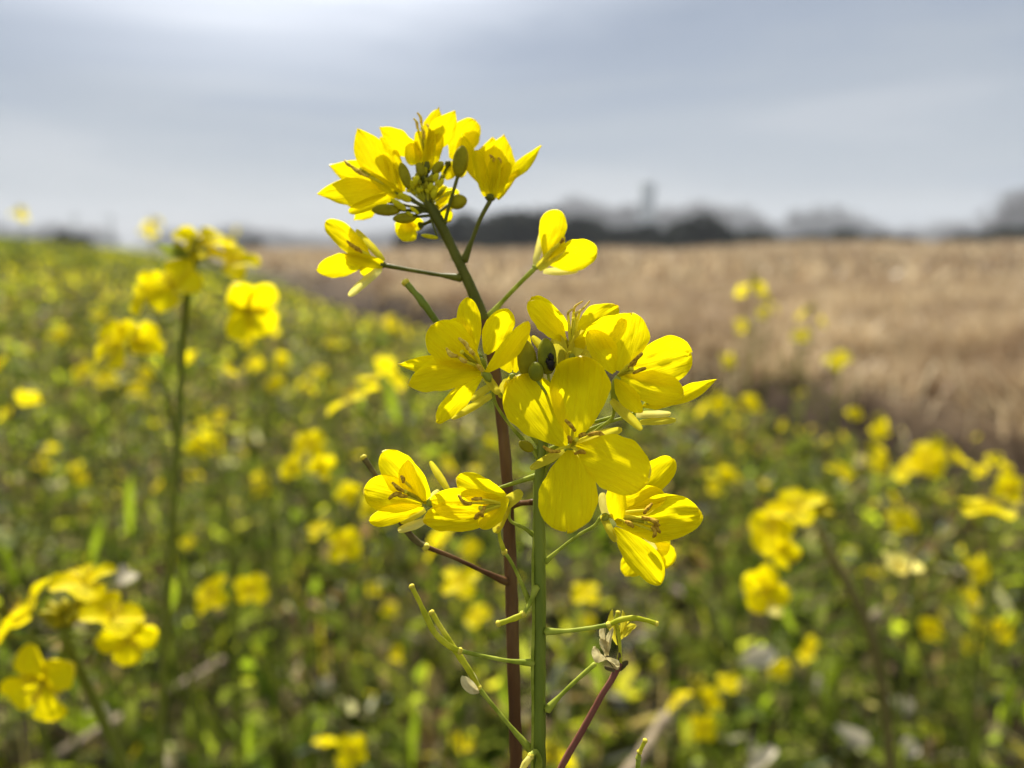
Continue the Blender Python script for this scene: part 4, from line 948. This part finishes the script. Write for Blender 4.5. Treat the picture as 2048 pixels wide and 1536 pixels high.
def bud_mesh(seed):
    rd = random.Random(seed); mb = MB()
    for i in range(12):
        dr = Vector((rd.uniform(-1, 1), rd.uniform(-1, 1), rd.uniform(.3, 1.4))).normalized(); c = dr * rd.uniform(.003, .008)
        lathe(mb, c - dr * .002, c + dr * .003, [(0, .0005), (.3, .0013), (.7, .0012), (1, .0004)], 5)
        tube(mb, [(0, 0, -.006), c], [.0004, .0004], 1, 3)
    o = mb.build('bud_cluster', [M_budolive]); me = o.data; bpy.data.objects.remove(o); return me
BUM = [bud_mesh(1), bud_mesh(2)]
def combined(seed, n):
    """the whole plant in one mesh, for plants too small to show their parts; origin at the head, stem hangs down 0.45"""
    rd = random.Random(seed); mb = MB()
    tube(mb, [(rd.uniform(-.02, .02), rd.uniform(-.02, .02), -.45), (rd.uniform(-.01, .01), 0, -.2), (0, 0, 0)], [.0018, .0015, .0008], 3, 5, mi=1)
    for i in range(6):
        a = rd.uniform(0, 6.28); z = rd.uniform(-.4, -.05); ln = rd.uniform(.03, .06); dr = Vector((math.cos(a), math.sin(a), .7)).normalized()
        petal(mb, (0, 0, z), Vector((0, 0, z)) + dr * ln, ln * .3, shape='point', mi=2, seed=i, view=(0, 0, 3), nu=5, nv=2)
    for i in range(n):
        a = i * 2.4 + rd.uniform(-.4, .4); r = .010 + .012 * (i / max(1, n)); z = .004 - .022 * (i / max(1, n))
        ax = Vector((math.cos(a), math.sin(a), .5)).normalized() if n > 1 else Vector((rd.uniform(-.4, .4), -.5, .8))
        flower_mb(mb, Vector((math.cos(a) * r * (n > 1), math.sin(a) * r * (n > 1), z)), ax, .0105, rd.uniform(.6, 1), seed=seed * 10 + i)
    o = mb.build('rapeseed_plant', [M_petal, M_bstem, M_bleaf]); me = o.data; bpy.data.objects.remove(o); return me
CMB = [combined(i + 1, n) for i, n in enumerate((1, 2, 3, 4, 5, 6))]

def field_plant(head, n, seed, label, group, parts=True, size=1.0):
    rd = random.Random(seed); g = gzs(head.x, head.y); h = head.z - g
    if not parts:
        o = bpy.data.objects.new('rapeseed_plant', CMB[min(n, 6) - 1]); COL.objects.link(o)
        o.location = head; o.rotation_euler = (0, 0, rd.uniform(0, 6.28)); o.scale = (size, size, max(.35, h / .45) if h < .45 else size); tag(o, label, 'flowering plant', group)
        return o
    base = Vector((head.x, head.y, g)); ro = empty('rapeseed_plant', base); tag(ro, label, 'flowering plant', group)
    s = bpy.data.objects.new('stem', STM[rd.randrange(4)]); COL.objects.link(s); s.parent = ro; s.rotation_euler = (0, 0, rd.uniform(0, 6.28)); s.scale = (size, size, h / .45)
    for i in range(n):
        a = i * 2.4 + rd.uniform(-.5, .5) + rd.uniform(0, 6); r = (.009 + .010 * (i / max(1, n))) * size if n > 1 else .002
        z = (.003 - .020 * (i / max(1, n)) + rd.uniform(-.003, .003)) * size
        ax = Vector((math.cos(a), math.sin(a), rd.uniform(.3, 1.0))) if n > 1 else Vector((rd.uniform(-.5, .5), rd.uniform(-1, -.2), .7))
        f = bpy.data.objects.new('flower', FLM[rd.randrange(4)]); COL.objects.link(f); f.parent = ro
        f.location = (math.cos(a) * r, math.sin(a) * r, h + z); f.rotation_mode = 'QUATERNION'; f.rotation_quaternion = rotz_to(ax); f.scale = (size * rd.uniform(.9, 1.1),) * 3
    if n > 2:
        b = bpy.data.objects.new('bud_cluster', BUM[rd.randrange(2)]); COL.objects.link(b); b.parent = ro; b.location = (0, 0, h + .006)
    return ro

# plants one can pick out: (px, py, distance, flowers, size, label)
PK = [
 (768, 745, .55, 2, 1, 'dim small yellow bloom just above the slanted yellow bar'),
 (710, 985, .45, 2, 1, 'bright yellow blur directly left of the sharp lower flower pair'),
 (958, 1242, .55, 1, 1.2, 'round yellow blur against the brown stem'),
 (905, 1082, .50, 2, 1.1, 'yellow blur partly hidden under the sharp lower flower pair'),
 (940, 1110, .60, 1, 1.1, 'small round yellow dot under the sharp lower flower pair'),
 (1175, 1252, .70, 1, 1, 'faint yellow blur behind the pod that points right'),
 (1392, 1400, .45, 4, .95, 'yellow green flower head above the pale dry stalk at lower right'),
 (1452, 1380, .46, 1, .9, 'small tilted yellow bloom beside the yellow green flower head'),
 (650, 1512, .46, 2, 1, 'yellow bloom at the bottom edge, left of a pair'),
 (795, 1320, .72, 1, 1.2, 'orange yellow dot left of the curved seed pod'),
 (918, 1490, .62, 1, 1.3, 'round yellow blur left of the brown stem near the bottom edge'),
 (1105, 1530, .40, 3, 1, 'bright yellow blooms cut by the bottom edge below the green stem'),
 (745, 1185, .70, 1, 1.1, 'round yellow dot left of the upward curved pod'),
 (778, 1225, .80, 1, 1.1, 'dim yellow dot beside the tip of the upward curved pod'),
 (525, 668, .62, 2, 1, 'round pale yellow bloom right of the dark stemmed plant'),
 (502, 742, .62, 1, 1.3, 'yellow disc in the four bloom group, leftmost of the group'),
 (545, 728, .64, 2, 1.1, 'yellow blooms in the middle of the four bloom group'),
 (553, 770, .64, 1, 1.1, 'yellow disc hanging lowest in the four bloom group'),
 (660, 695, .85, 1, 1.2, 'small yellow dot just left of the curled lower sepal'),
 (632, 760, .80, 1, 1.3, 'yellow dot above the left end of the slanted yellow bar'),
 (445, 842, .70, 1, 1.5, 'round pale yellow disc right of the dark stalk in mid field'),
 (405, 905, .58, 1, 1.3, 'oval yellow disc below the round pale one in mid field'),
 (440, 905, .75, 1, 1.3, 'dim yellow disc right beside the oval yellow one'),
 (530, 960, .75, 3, 1, 'scattered greenish yellow blooms below the oval disc'),
 (410, 725, .40, 2, .85, 'deep yellow upright bloom just right of the dark stalk'),
 (172, 752, .62, 1, 1.2, 'left disc of two yellow discs near the left edge'),
 (208, 768, .62, 1, 1.2, 'right disc of two yellow discs near the left edge'),
 (300, 748, .70, 1, 1.1, 'dim yellow disc left of the dark stalk'),
 (272, 792, .70, 1, 1.2, 'dim yellow disc below and left of the dark stalk crown'),
 (115, 678, .75, 1, 1.2, 'small yellow dot high near the left edge'),
 (200, 640, .95, 1, 1.3, 'faint small yellow dot left of the two petalled flower'),
 (55, 810, .55, 2, 1, 'pale yellow streaky bloom at the far left edge'),
 (5, 740, .45, 1, 1.1, 'yellow bloom cut by the left edge of the picture'),
 (95, 940, .85, 1, 1, 'tiny yellow dot above the low left flower ring'),
 (165, 940, .75, 2, 1, 'pair of small yellow discs above the low left flower ring'),
 (320, 978, .80, 1, 1.1, 'small yellow dot immediately left of the dark stalk'),
 (378, 1090, .80, 1, 1.1, 'faint yellow dot right of the dark stalk lower down'),
 (790, 650, 1.0, 4, 1.1, 'dim yellow flower head below the curled sepal near the field boundary'),
 (1505, 580, .75, 3, 1.05, 'tall yellow bloom seen against the tan field, highest of its kind'),
 (1535, 620, .95, 2, 1, 'faint yellow bloom just below the highest one on the tan field'),
 (1620, 632, .85, 3, .9, 'olive yellow bloom on dark stalk against the tan field'),
 (1598, 680, .9, 1, 1.4, 'round yellow bloom left of the dark stalk on the tan field'),
 (1475, 655, 1.0, 2, 1.1, 'faint wide yellow bloom left of the others on the tan field'),
 (1455, 730, 1.1, 1, 1.5, 'faint yellow disc low on the tan field beside the pointed petal'),
 (1678, 732, .75, 1, 1.6, 'solitary yellow disc on a green stalk at the tan field edge'),
 (1440, 812, .68, 3, 1.1, 'yellow double bloom below the pointed right petal'),
 (1492, 818, .75, 1, 1.4, 'yellow bloom right of the double bloom below the pointed petal'),
 (1705, 828, .8, 2, 1, 'yellow bloom before the dark bank of the tan field, left one'),
 (1755, 855, .75, 3, 1, 'yellow bloom before the dark bank of the tan field, right one'),
 (1870, 912, .50, 6, 1.25, 'large cluster of yellow flowers in front of the dark bank at right'),
 (1740, 915, .72, 4, 1.1, 'soft yellow cluster left of the large right cluster'),
 (1672, 952, .60, 1, 1.5, 'round bright yellow bloom above the leaning plant'),
 (1440, 948, .66, 3, 1, 'yellow bloom right of the big sharp flower'),
 (1425, 985, .70, 1, 1.2, 'yellow dot just under the bloom right of the big sharp flower'),
 (1990, 935, .75, 3, 1, 'yellow bloom at right end beside the large cluster'),
 (2030, 975, .44, 2, 1.2, 'bright yellow bloom cut by the right edge'),
 (1800, 1052, .68, 1, 1.6, 'round yellow bloom above the pale faded flower'),
 (1770, 1000, .8, 2, .9, 'dim yellow dot between two clusters at right'),
 (1955, 1140, .60, 1, 1.5, 'yellow disc with pale rim near the right edge'),
 (1915, 1195, .60, 2, 1, 'pale yellow streaky blooms below the disc near the right edge'),
 (1855, 1270, .65, 1, 1.6, 'golden disc right of the leaning plant stem'),
 (1955, 1262, .60, 1, 1.2, 'left yellow disc of the small trio near the right edge'),
 (1995, 1262, .60, 1, 1.3, 'right yellow disc of the small trio near the right edge'),
 (1935, 1292, .62, 1, 1.1, 'lowest yellow disc of the small trio near the right edge'),
 (1560, 1350, .65, 1, 1.2, 'olive yellow blur under the white dry leaf'),
 (975, 890, 1.1, 2, 1.2, 'faint yellow bloom left of the brown stem between the flower groups'),
 (880, 930, 1.0, 2, 1.1, 'faint yellow green bloom above the lower flower pair'),
 (180, 1490, .9, 1, 1, 'faint yellow dot on the bottom left near the pale stalk'),
 (290, 1505, .75, 2, .9, 'small yellow bloom at the bottom left edge'),
 (40, 425, 1.5, 3, 1.15, 'faint tall bloom rising above the horizon, leftmost one'),
 (305, 452, 1.2, 4, 1.15, 'faint tall bloom rising above the horizon left of the dark stemmed plant'),
 (482, 464, 1.6, 2, 1.2, 'faint tall bloom on the horizon right of the dark stemmed plant'),
 (1640, 1290, .55, 2, .9, 'small yellow bloom beside the base of the arched stem'),
]
for i, (px, py, d, n, sz, lab) in enumerate(PK):
    n = min(n, 4) if sz < 1.2 else min(n, 5); sz *= .84
    field_plant(P(px, py, d), n, 500 + i, lab, None, True, sz)

# the rest of the countable ones, scattered in the field
FRONT, MID, FAR = [], [], []
rp = random.Random(21); cnt = 0; tries = 0
while cnt < 225 and tries < 20000:
    tries += 1
    y = 0.95 + 4.6 * rp.random() ** .9; x = rp.uniform(-1, 1) * y * .72
    if x > float(xb(y)) - .05: continue
    e = min(1.0, .40 + (.5 if y < 2.5 else .25) * (float(xb(y)) - x))
    z = gzs(x, y) + rp.uniform(.20, .44) * e
    v = Vector((x, y, z)) - CAM; dd = v.dot(FWD); pyy = 768 - FPX * v.dot(UP) / dd; pxx = 1024 + FPX * v.dot(RT) / dd
    if pyy < 500 or pyy > 1536 or pxx < 0 or pxx > 2048: continue
    if 420 < pxx < 2048 and pyy < 560: continue
    cnt += 1
    zone = 'front' if y < 1.7 else ('middle' if y < 3.2 else 'back')
    side = 'left' if x < -.18 * y else ('centre' if x < .2 * y else 'right')
    n = rp.choice((1, 1, 1, 1, 2, 3))
    hdw = {1: 'one small bloom', 2: 'two blooms', 3: 'three blooms', 4: 'four blooms', 5: 'a full round head'}[n]
    lab = 'blurred rapeseed with %s, %s of the green field, %s rows' % (hdw, side, zone)
    field_plant(Vector((x, y, z)), n, 3000 + cnt, lab, 'blurred rapeseed plants %s, %s, with %s' % (zone, side, hdw), False, rp.uniform(.75, 1.1))

# ------------------------------------------------------------------ dry stalks and leaves lying in the weeds
def stalk(a, b, r, label):
    A, B_ = P(*a), P(*b); mb = MB(); rd = random.Random(int(a[0]))
    pts = [A.lerp(B_, t) + Vector((rd.uniform(-1, 1), rd.uniform(-1, 1), rd.uniform(-1, 1))) * r * .5 for t in (0, .3, .6, 1)]
    tube(mb, pts, [r, r * .95, r * .9, r * .75], 5, 9, wob=.2)
    for t in (.3, .62): 
        c = pts[0].lerp(pts[-1], t); d = (pts[-1] - pts[0]).normalized(); lathe(mb, c - d * r * .5, c + d * r * .5, [(0, r), (.5, r * 1.2), (1, r)], 9)
    o = mb.build('dry_stalk', M_straw, None, A); tag(o, label, 'dry stalk')
stalk((120, 1510, .66), (450, 1320, .84), .0046, 'long pale grey dry stalk lying behind the low left flower ring')
stalk((1240, 1560, .42), (1372, 1392, .55), .0038, 'pale beige dry stalk leaning right of the green stem at the bottom')
stalk((1745, 1235, .7), (1790, 1225, .72), .005, 'short pinkish dry stalk piece behind the arched stem')
stalk((600, 1330, 1.1), (520, 1480, .95), .006, 'thin grey dry stalk lying in the weeds at the lower left')
def dryleaf(a, b, wd, label, m=None, shape='oval', roll=0.0):
    mb = MB(); petal(mb, P(*a), P(*b), wd, roll=roll, shape=shape, cup=.4, bend=.1, ruf=.08, seed=int(a[0]), nu=12, nv=8)
    tag(mb.build('dry_leaf', m or M_dry, None, P(*a)), label, 'dry leaf')
dryleaf((1478, 1325, .5), (1552, 1305, .5), .013, 'whitish dry leaf caught in the weeds left of the arched stem')
dryleaf((1672, 1450, .5), (1738, 1490, .5), .011, 'whitish dry leaf low beside the arched stem base')
dryleaf((1497, 1545, .42), (1548, 1495, .44), .007, 'narrow pale dry leaf at the bottom edge left of the arched stem', shape='strap')
dryleaf((1795, 1500, .6), (1835, 1490, .6), .014, 'round white dry leaf right of the arched stem base')
dryleaf((1625, 1375, .7), (1650, 1365, .7), .016, 'pale grey dry leaf behind the arched stem')
dryleaf((1780, 1395, .75), (1825, 1420, .75), .016, 'grey white dry leaf right of the arched stem')
dryleaf((205, 1450, .8), (235, 1395, .8), .016, 'pale dry leaf under the low left flower ring', roll=.4)
dryleaf((232, 1170, .27), (258, 1140, .28), .008, 'withered pale petal beside the top flower of the low left ring')
dryleaf((535, 1330, .9), (565, 1345, .9), .018, 'bluish white dry leaf left of the curved pod', M_dry)
dryleaf((630, 1365, .95), (670, 1375, .95), .02, 'large bluish white dry leaf left of the curved pod')
M_bright = leafy('fresh_blade', [(.3, (.24, .33, .015)), (.7, (.34, .44, .02))], trans=.6, noise_scale=30, gloss=.002)
def bladeleaf(px, py, ln, d, wd, label, lean=0.0):
    mb = MB(); a = P(px - lean * 20, py + ln / 2, d); b = P(px + lean * 20, py - ln / 2, d * .99)
    g = Vector((a.x, a.y + .02, gzs(a.x, a.y))); petal(mb, a, b, wd, shape='point', cup=.2, bend=.05, seed=px, roll=.3, nu=10, nv=6)
    tube(mb, [g, g.lerp(a, .5), a + (b - a) * .1], [.0016, .0013, .0008], 4, 6, mi=1)
    tag(mb.build('grass_blade', [M_bright, M_bstem], None, g), label, 'grass blade')
for (px, py, ln, d, wd, lab) in (
  (262, 1010, 130, .55, .006, 'bright green upright blade left of the dark stalk'),
  (195, 1085, 120, .6, .006, 'bright green blade above the low left flower ring'),
  (22, 1130, 90, .5, .006, 'yellow green blade at the left edge above the flower ring'),
  (355, 1175, 100, .65, .007, 'soft green blade right of the dark stalk'),
  (500, 1470, 110, .6, .006, 'bright green blade at the bottom left of the centre'),
  (1665, 1360, 90, .6, .006, 'bright lime blade left of the arched stem'),
  (1575, 1230, 90, .8, .007, 'soft lime blade under the pale petals of the leaning plant'),
  (785, 800, 110, .7, .009, 'bright green blade behind the sharp left flower'),
  (830, 1470, 140, .6, .007, 'tall green blade left of the brown stem at the bottom'),
  (2020, 1400, 120, .6, .007, 'pale green blade at the right edge'),
  (1010, 1390, 120, .55, .006, 'green blade between the two upright stems'),
  (1190, 1330, 130, .6, .007, 'green blade right of the green stem')):
    bladeleaf(px, py, ln, d, wd, lab, (px % 7 - 3) / 3)

# ------------------------------------------------------------------ far trees, tower, poles
def crown_mesh(seed, n, w, h, clumps, leaf, mats, base=.08, bare=False):
    g = np.random.default_rng(seed)
    cc = np.stack([g.uniform(-.42, .42, clumps) * w, g.uniform(-.42, .42, clumps) * w, h * (base + (1 - base) * g.uniform(.08, .85, clumps))], 1)
    dd = np.sqrt((cc[:, 0] / w * 2) ** 2 + (cc[:, 1] / w * 2) ** 2); cc[:, 2] *= 1 - .35 * dd
    rr = g.uniform(.14, .26, clumps) * min(w, h)
    k = g.integers(0, clumps, n); v = g.normal(size=(n, 3)); v /= np.linalg.norm(v, axis=1)[:, None]
    C = cc[k] + v * (rr[k] * g.uniform(.5, 1.05, n) ** .6)[:, None]; C[:, 2] = np.maximum(C[:, 2], h * base * .5)
    s1 = g.normal(size=(n, 3)); s1 /= np.linalg.norm(s1, axis=1)[:, None]; s2 = np.cross(s1, v); s2 /= np.linalg.norm(s2, axis=1)[:, None] + 1e-9
    L1 = (leaf * g.uniform(.6, 1.3, n))[:, None]
    V = np.stack([C - s1 * L1, C - s2 * L1 * .5, C + s1 * L1, C + s2 * L1 * .5], 1)
    o = np_mesh('crown', V, [(0, 1, 2, 3)], mats); me = o.data; bpy.data.objects.remove(o); return me
M_bush = leafy('evergreen_leaf', [(0, (.006, .009, .006)), (1, (.018, .024, .012))], trans=.1, island=True, gloss=.001)
M_ftree = leafy('bare_twigs', [(0, (.11, .105, .11)), (1, (.19, .18, .185))], trans=.15, island=True, gloss=.001)
M_bark = solid('bark', [(.3, (.05, .04, .03)), (.7, (.12, .10, .08))], 3, .9, .5, dist=.03)
def trunk_mesh(seed, h, r):
    rd = random.Random(seed); mb = MB(); tube(mb, [(0, 0, -.3), (rd.uniform(-.1, .1), 0, h * .3), (rd.uniform(-.2, .2), .1, h * .7)], [r, r * .7, r * .25], 4, 8)
    for i in range(8):
        a = rd.uniform(0, 6.28); z = h * rd.uniform(.12, .5); ln = h * rd.uniform(.25, .45)
        tube(mb, [(0, 0, z), (math.cos(a) * ln * .4, math.sin(a) * ln * .4, z + ln * .35), (math.cos(a) * ln * .75, math.sin(a) * ln * .75, z + ln * .9)], [r * .4, r * .25, r * .08], 3, 5)
    o = mb.build('trunk', M_bark); me = o.data; bpy.data.objects.remove(o); return me
BCM = [crown_mesh(i, 7000, 4.2, 3.2, 22, .17, M_bush, base=.02) for i in range(3)]
FCM = [crown_mesh(10 + i, 6500, 9, 13, 44, .26, M_ftree, base=.03) for i in range(3)]
TRB = [trunk_mesh(1, 3.0, .12), trunk_mesh(2, 3.0, .10)]; TRF = [trunk_mesh(3, 13, .3), trunk_mesh(4, 13, .26)]
def tree(px, top, d, wpx, kind, i, label, group=None):
    """px centre, top pixel, distance, width in pixels"""
    x = (px - 1024) / FPX * d; y = d * math.cos(PITCH)
    g = 0.0; ht = (CAMZ + d * math.tan(math.atan((768 - top) / FPX) - PITCH)) - g; wd = wpx / FPX * d
    ht *= 1.08; wd *= 1.3
    cm, tm, cw, ch = (BCM, TRB, 4.2, 2.8) if kind == 'bush' else (FCM, TRF, 9, 12.5)
    ro = empty('shrub' if kind == 'bush' else 'tree', (x, y, g)); tag(ro, label, 'shrub' if kind == 'bush' else 'tree', group)
    for nm, me in (('trunk', tm[i % 2]), ('crown', cm[i % 3])):
        o = bpy.data.objects.new(nm, me); COL.objects.link(o); o.parent = ro; o.rotation_euler = (0, 0, i * 1.7); o.scale = (wd / cw, wd / cw, ht / ch)
BL = [(845, 462, 52, 70, 'low dark shrub at the left end of the dark hedge row'), (885, 448, 55, 90, 'dark shrub behind the uppermost stem'), (935, 437, 56, 110, 'dark shrub right of the uppermost stem'),
      (985, 432, 55, 110, 'dark round shrub behind the flower pedicel of the upper right cup'), (1040, 428, 56, 110, 'tallest dark shrub left of the small right flower'), (1100, 432, 54, 110, 'dark shrub hidden behind the small right flower'),
      (1150, 442, 56, 100, 'dark shrub directly right of the small flower petals'), (1200, 458, 55, 90, 'low dark shrub in the middle of the row'), (1250, 462, 56, 80, 'low dark shrub left below the far tower'),
      (1282, 452, 55, 60, 'narrow dark shrub just below the far tower'), (1330, 470, 54, 90, 'low dark shrub between the tower and the round dark shrub'), (1390, 440, 52, 120, 'big round dark shrub standing alone right of the tower'),
      (1445, 462, 54, 80, 'dark shrub on the right flank of the big round one'), (1492, 464, 54, 80, 'last dark shrub at the right end of the row'),
      (1665, 466, 60, 130, 'low flat dark shrub near the grey trees on the right'), (1800, 476, 60, 110, 'very low brownish shrub on the right horizon'), (1735, 472, 58, 90, 'low dark shrub right of the flat one under the grey trees'), (1900, 472, 60, 110, 'low dark shrub left of the big grey tree at the right edge'), (2000, 456, 58, 110, 'dark shrub at the foot of the grey tree on the right edge'), (1575, 476, 60, 90, 'faint low shrub right of the dark row'),
      (160, 470, 42, 70, 'small dark green shrub on the crest of the green field'), (510, 478, 90, 60, 'grey shrub on the left horizon right of the yellow cluster')]
for i, (px, top, d, wp, lab) in enumerate(BL): tree(px, top, d, wp, 'bush', i, lab)
FT = [(950, 432, 230, 60, 'far grey tree above the left end of the dark row'), (1020, 418, 240, 90, 'far grey tree left of the small right flower'), (1080, 405, 240, 90, 'far grey tree partly behind the small right flower'), (1140, 395, 230, 110, 'far grey tree right of the small flower'), (1205, 388, 230, 110, 'tall far grey tree left of the tower'),
      (1250, 410, 240, 80, 'far grey tree touching the tower on its left'), (1330, 412, 240, 90, 'far grey tree touching the tower on its right'), (1390, 388, 230, 120, 'tall rounded far grey tree above the big round shrub'), (1450, 408, 230, 100, 'far grey tree right of the tall rounded one'), (1510, 440, 240, 90, 'low far grey tree right of the row'),
      (1598, 398, 260, 60, 'left one of two squarish far grey trees'), (1642, 404, 260, 70, 'right one of two squarish far grey trees'), (1695, 436, 260, 90, 'low far grey tree beside the squarish pair'), (1760, 450, 270, 90, 'low far grey tree between the squarish pair and the right edge'), (1845, 438, 280, 90, 'faint low far tree left of the right edge tree'),
      (2010, 372, 150, 120, 'big grey tree at the right edge of the horizon'), (1955, 425, 170, 90, 'smaller grey tree beside the big one at the right edge'), (2050, 360, 160, 110, 'grey tree cut by the right edge'),
      (20, 438, 300, 70, 'faint far tree at the left end of the horizon'), (90, 448, 300, 80, 'faint low far tree near the left end of the horizon'), (160, 440, 260, 90, 'faint far tree behind the crest shrub'), (215, 452, 300, 80, 'faint low far tree left of the tall bloom'), (370, 450, 300, 70, 'faint low far tree behind the yellow cluster'), (500, 444, 240, 70, 'far grey tree right of the yellow cluster on the horizon'),
      (560, 458, 300, 80, 'low far tree left of the sharp small upper flower'), (620, 462, 300, 70, 'low far tree behind the left small upper flower'), (440, 456, 300, 70, 'faint low far tree between yellow cluster and grey shrub'), (800, 458, 300, 90, 'low far tree below the top flower bunch'), (720, 462, 300, 90, 'low far tree behind the left curled sepal')]
for i, (px, top, d, wp, lab) in enumerate(FT): tree(px, top, d * 1.35, wp, 'tree', i, lab)
M_conc = solid('concrete_grey', [(.3, (.20, .22, .24)), (.7, (.28, .30, .31))], 1.5, .85, .2, dist=.02)
M_metal = solid('tank_grey', [(.3, (.30, .33, .35)), (.7, (.38, .41, .43))], 1.0, .6)
d = 290; x = (1286 - 1024) / FPX * d; tw = empty('tower', (x, d, 0)); tag(tw, 'slim grey tower rising above the far trees in the middle of the horizon', 'tower')
H_ = CAMZ + d * math.tan(math.atan((768 - 366) / FPX) - PITCH)
mb = MB(); lathe(mb, (0, 0, 0), (0, 0, H_ * .96), [(0, 3.5), (.02, 3.35), (.5, 3.3), (1, 3.25)], 24); mb.build('shaft', M_metal, tw)
mb = MB(); lathe(mb, (0, 0, H_ * .96), (0, 0, H_), [(0, 3.27), (.5, 3.27), (.55, 3.1), (1, 3.1)], 24); mb.build('roof', M_metal, tw)
for k_ in range(6):
    a = k_ * 1.047; mb = MB(); c = Vector((math.cos(a) * 3.3, math.sin(a) * 3.3, H_ * (.2 + .08 * k_))); lathe(mb, c - Vector((0, 0, .6)), c + Vector((0, 0, .6)), [(0, .3), (1, .3)], 4); mb.build('window', M_aphid, tw)
for (px, top, lab) in ((170, 428, 'faint utility pole above the crest shrub on the left horizon'), (240, 432, 'faint utility pole between the two tall left blooms')):
    d = 120; x = (px - 1024) / FPX * d; H_ = CAMZ + d * math.tan(math.atan((768 - top) / FPX) - PITCH)
    po = empty('utility_pole', (x, d, 0)); tag(po, lab, 'utility pole')
    mb = MB(); tube(mb, [(0, 0, 0), (0, 0, H_)], [.16, .11], 2, 8); mb.build('pole', M_conc, po)
    mb = MB(); tube(mb, [(-.9, 0, H_ * .92), (.9, 0, H_ * .92)], [.05, .05], 1, 6)
    for q in (-.8, -.3, .3, .8): tube(mb, [(q, 0, H_ * .92), (q, 0, H_ * .92 + .25)], [.05, .04], 1, 6)
    mb.build('crossarm', M_conc, po)

# ------------------------------------------------------------------ haze
HZ = (-420, 420, -60, 620, -1.5, 32)
me = bpy.data.meshes.new('haze'); x0, x1, y0, y1, z0, z1 = HZ
me.from_pydata([(x0, y0, z0), (x1, y0, z0), (x1, y1, z0), (x0, y1, z0), (x0, y0, z1), (x1, y0, z1), (x1, y1, z1), (x0, y1, z1)], [],
   [(0, 3, 2, 1), (4, 5, 6, 7), (0, 1, 5, 4), (1, 2, 6, 5), (2, 3, 7, 6), (3, 0, 4, 7)])
m, t, l, o_ = mat('haze'); pv = N(t, 'ShaderNodeVolumePrincipled'); pv.inputs['Color'].default_value = (.86, .9, .96, 1); pv.inputs['Density'].default_value = .0009; pv.inputs['Anisotropy'].default_value = .0
l(pv.outputs[0], o_.inputs['Volume']); me.materials.append(m)
ho = bpy.data.objects.new('haze', me); COL.objects.link(ho); tag(ho, 'pale haze over the far trees', 'haze', kind='stuff')
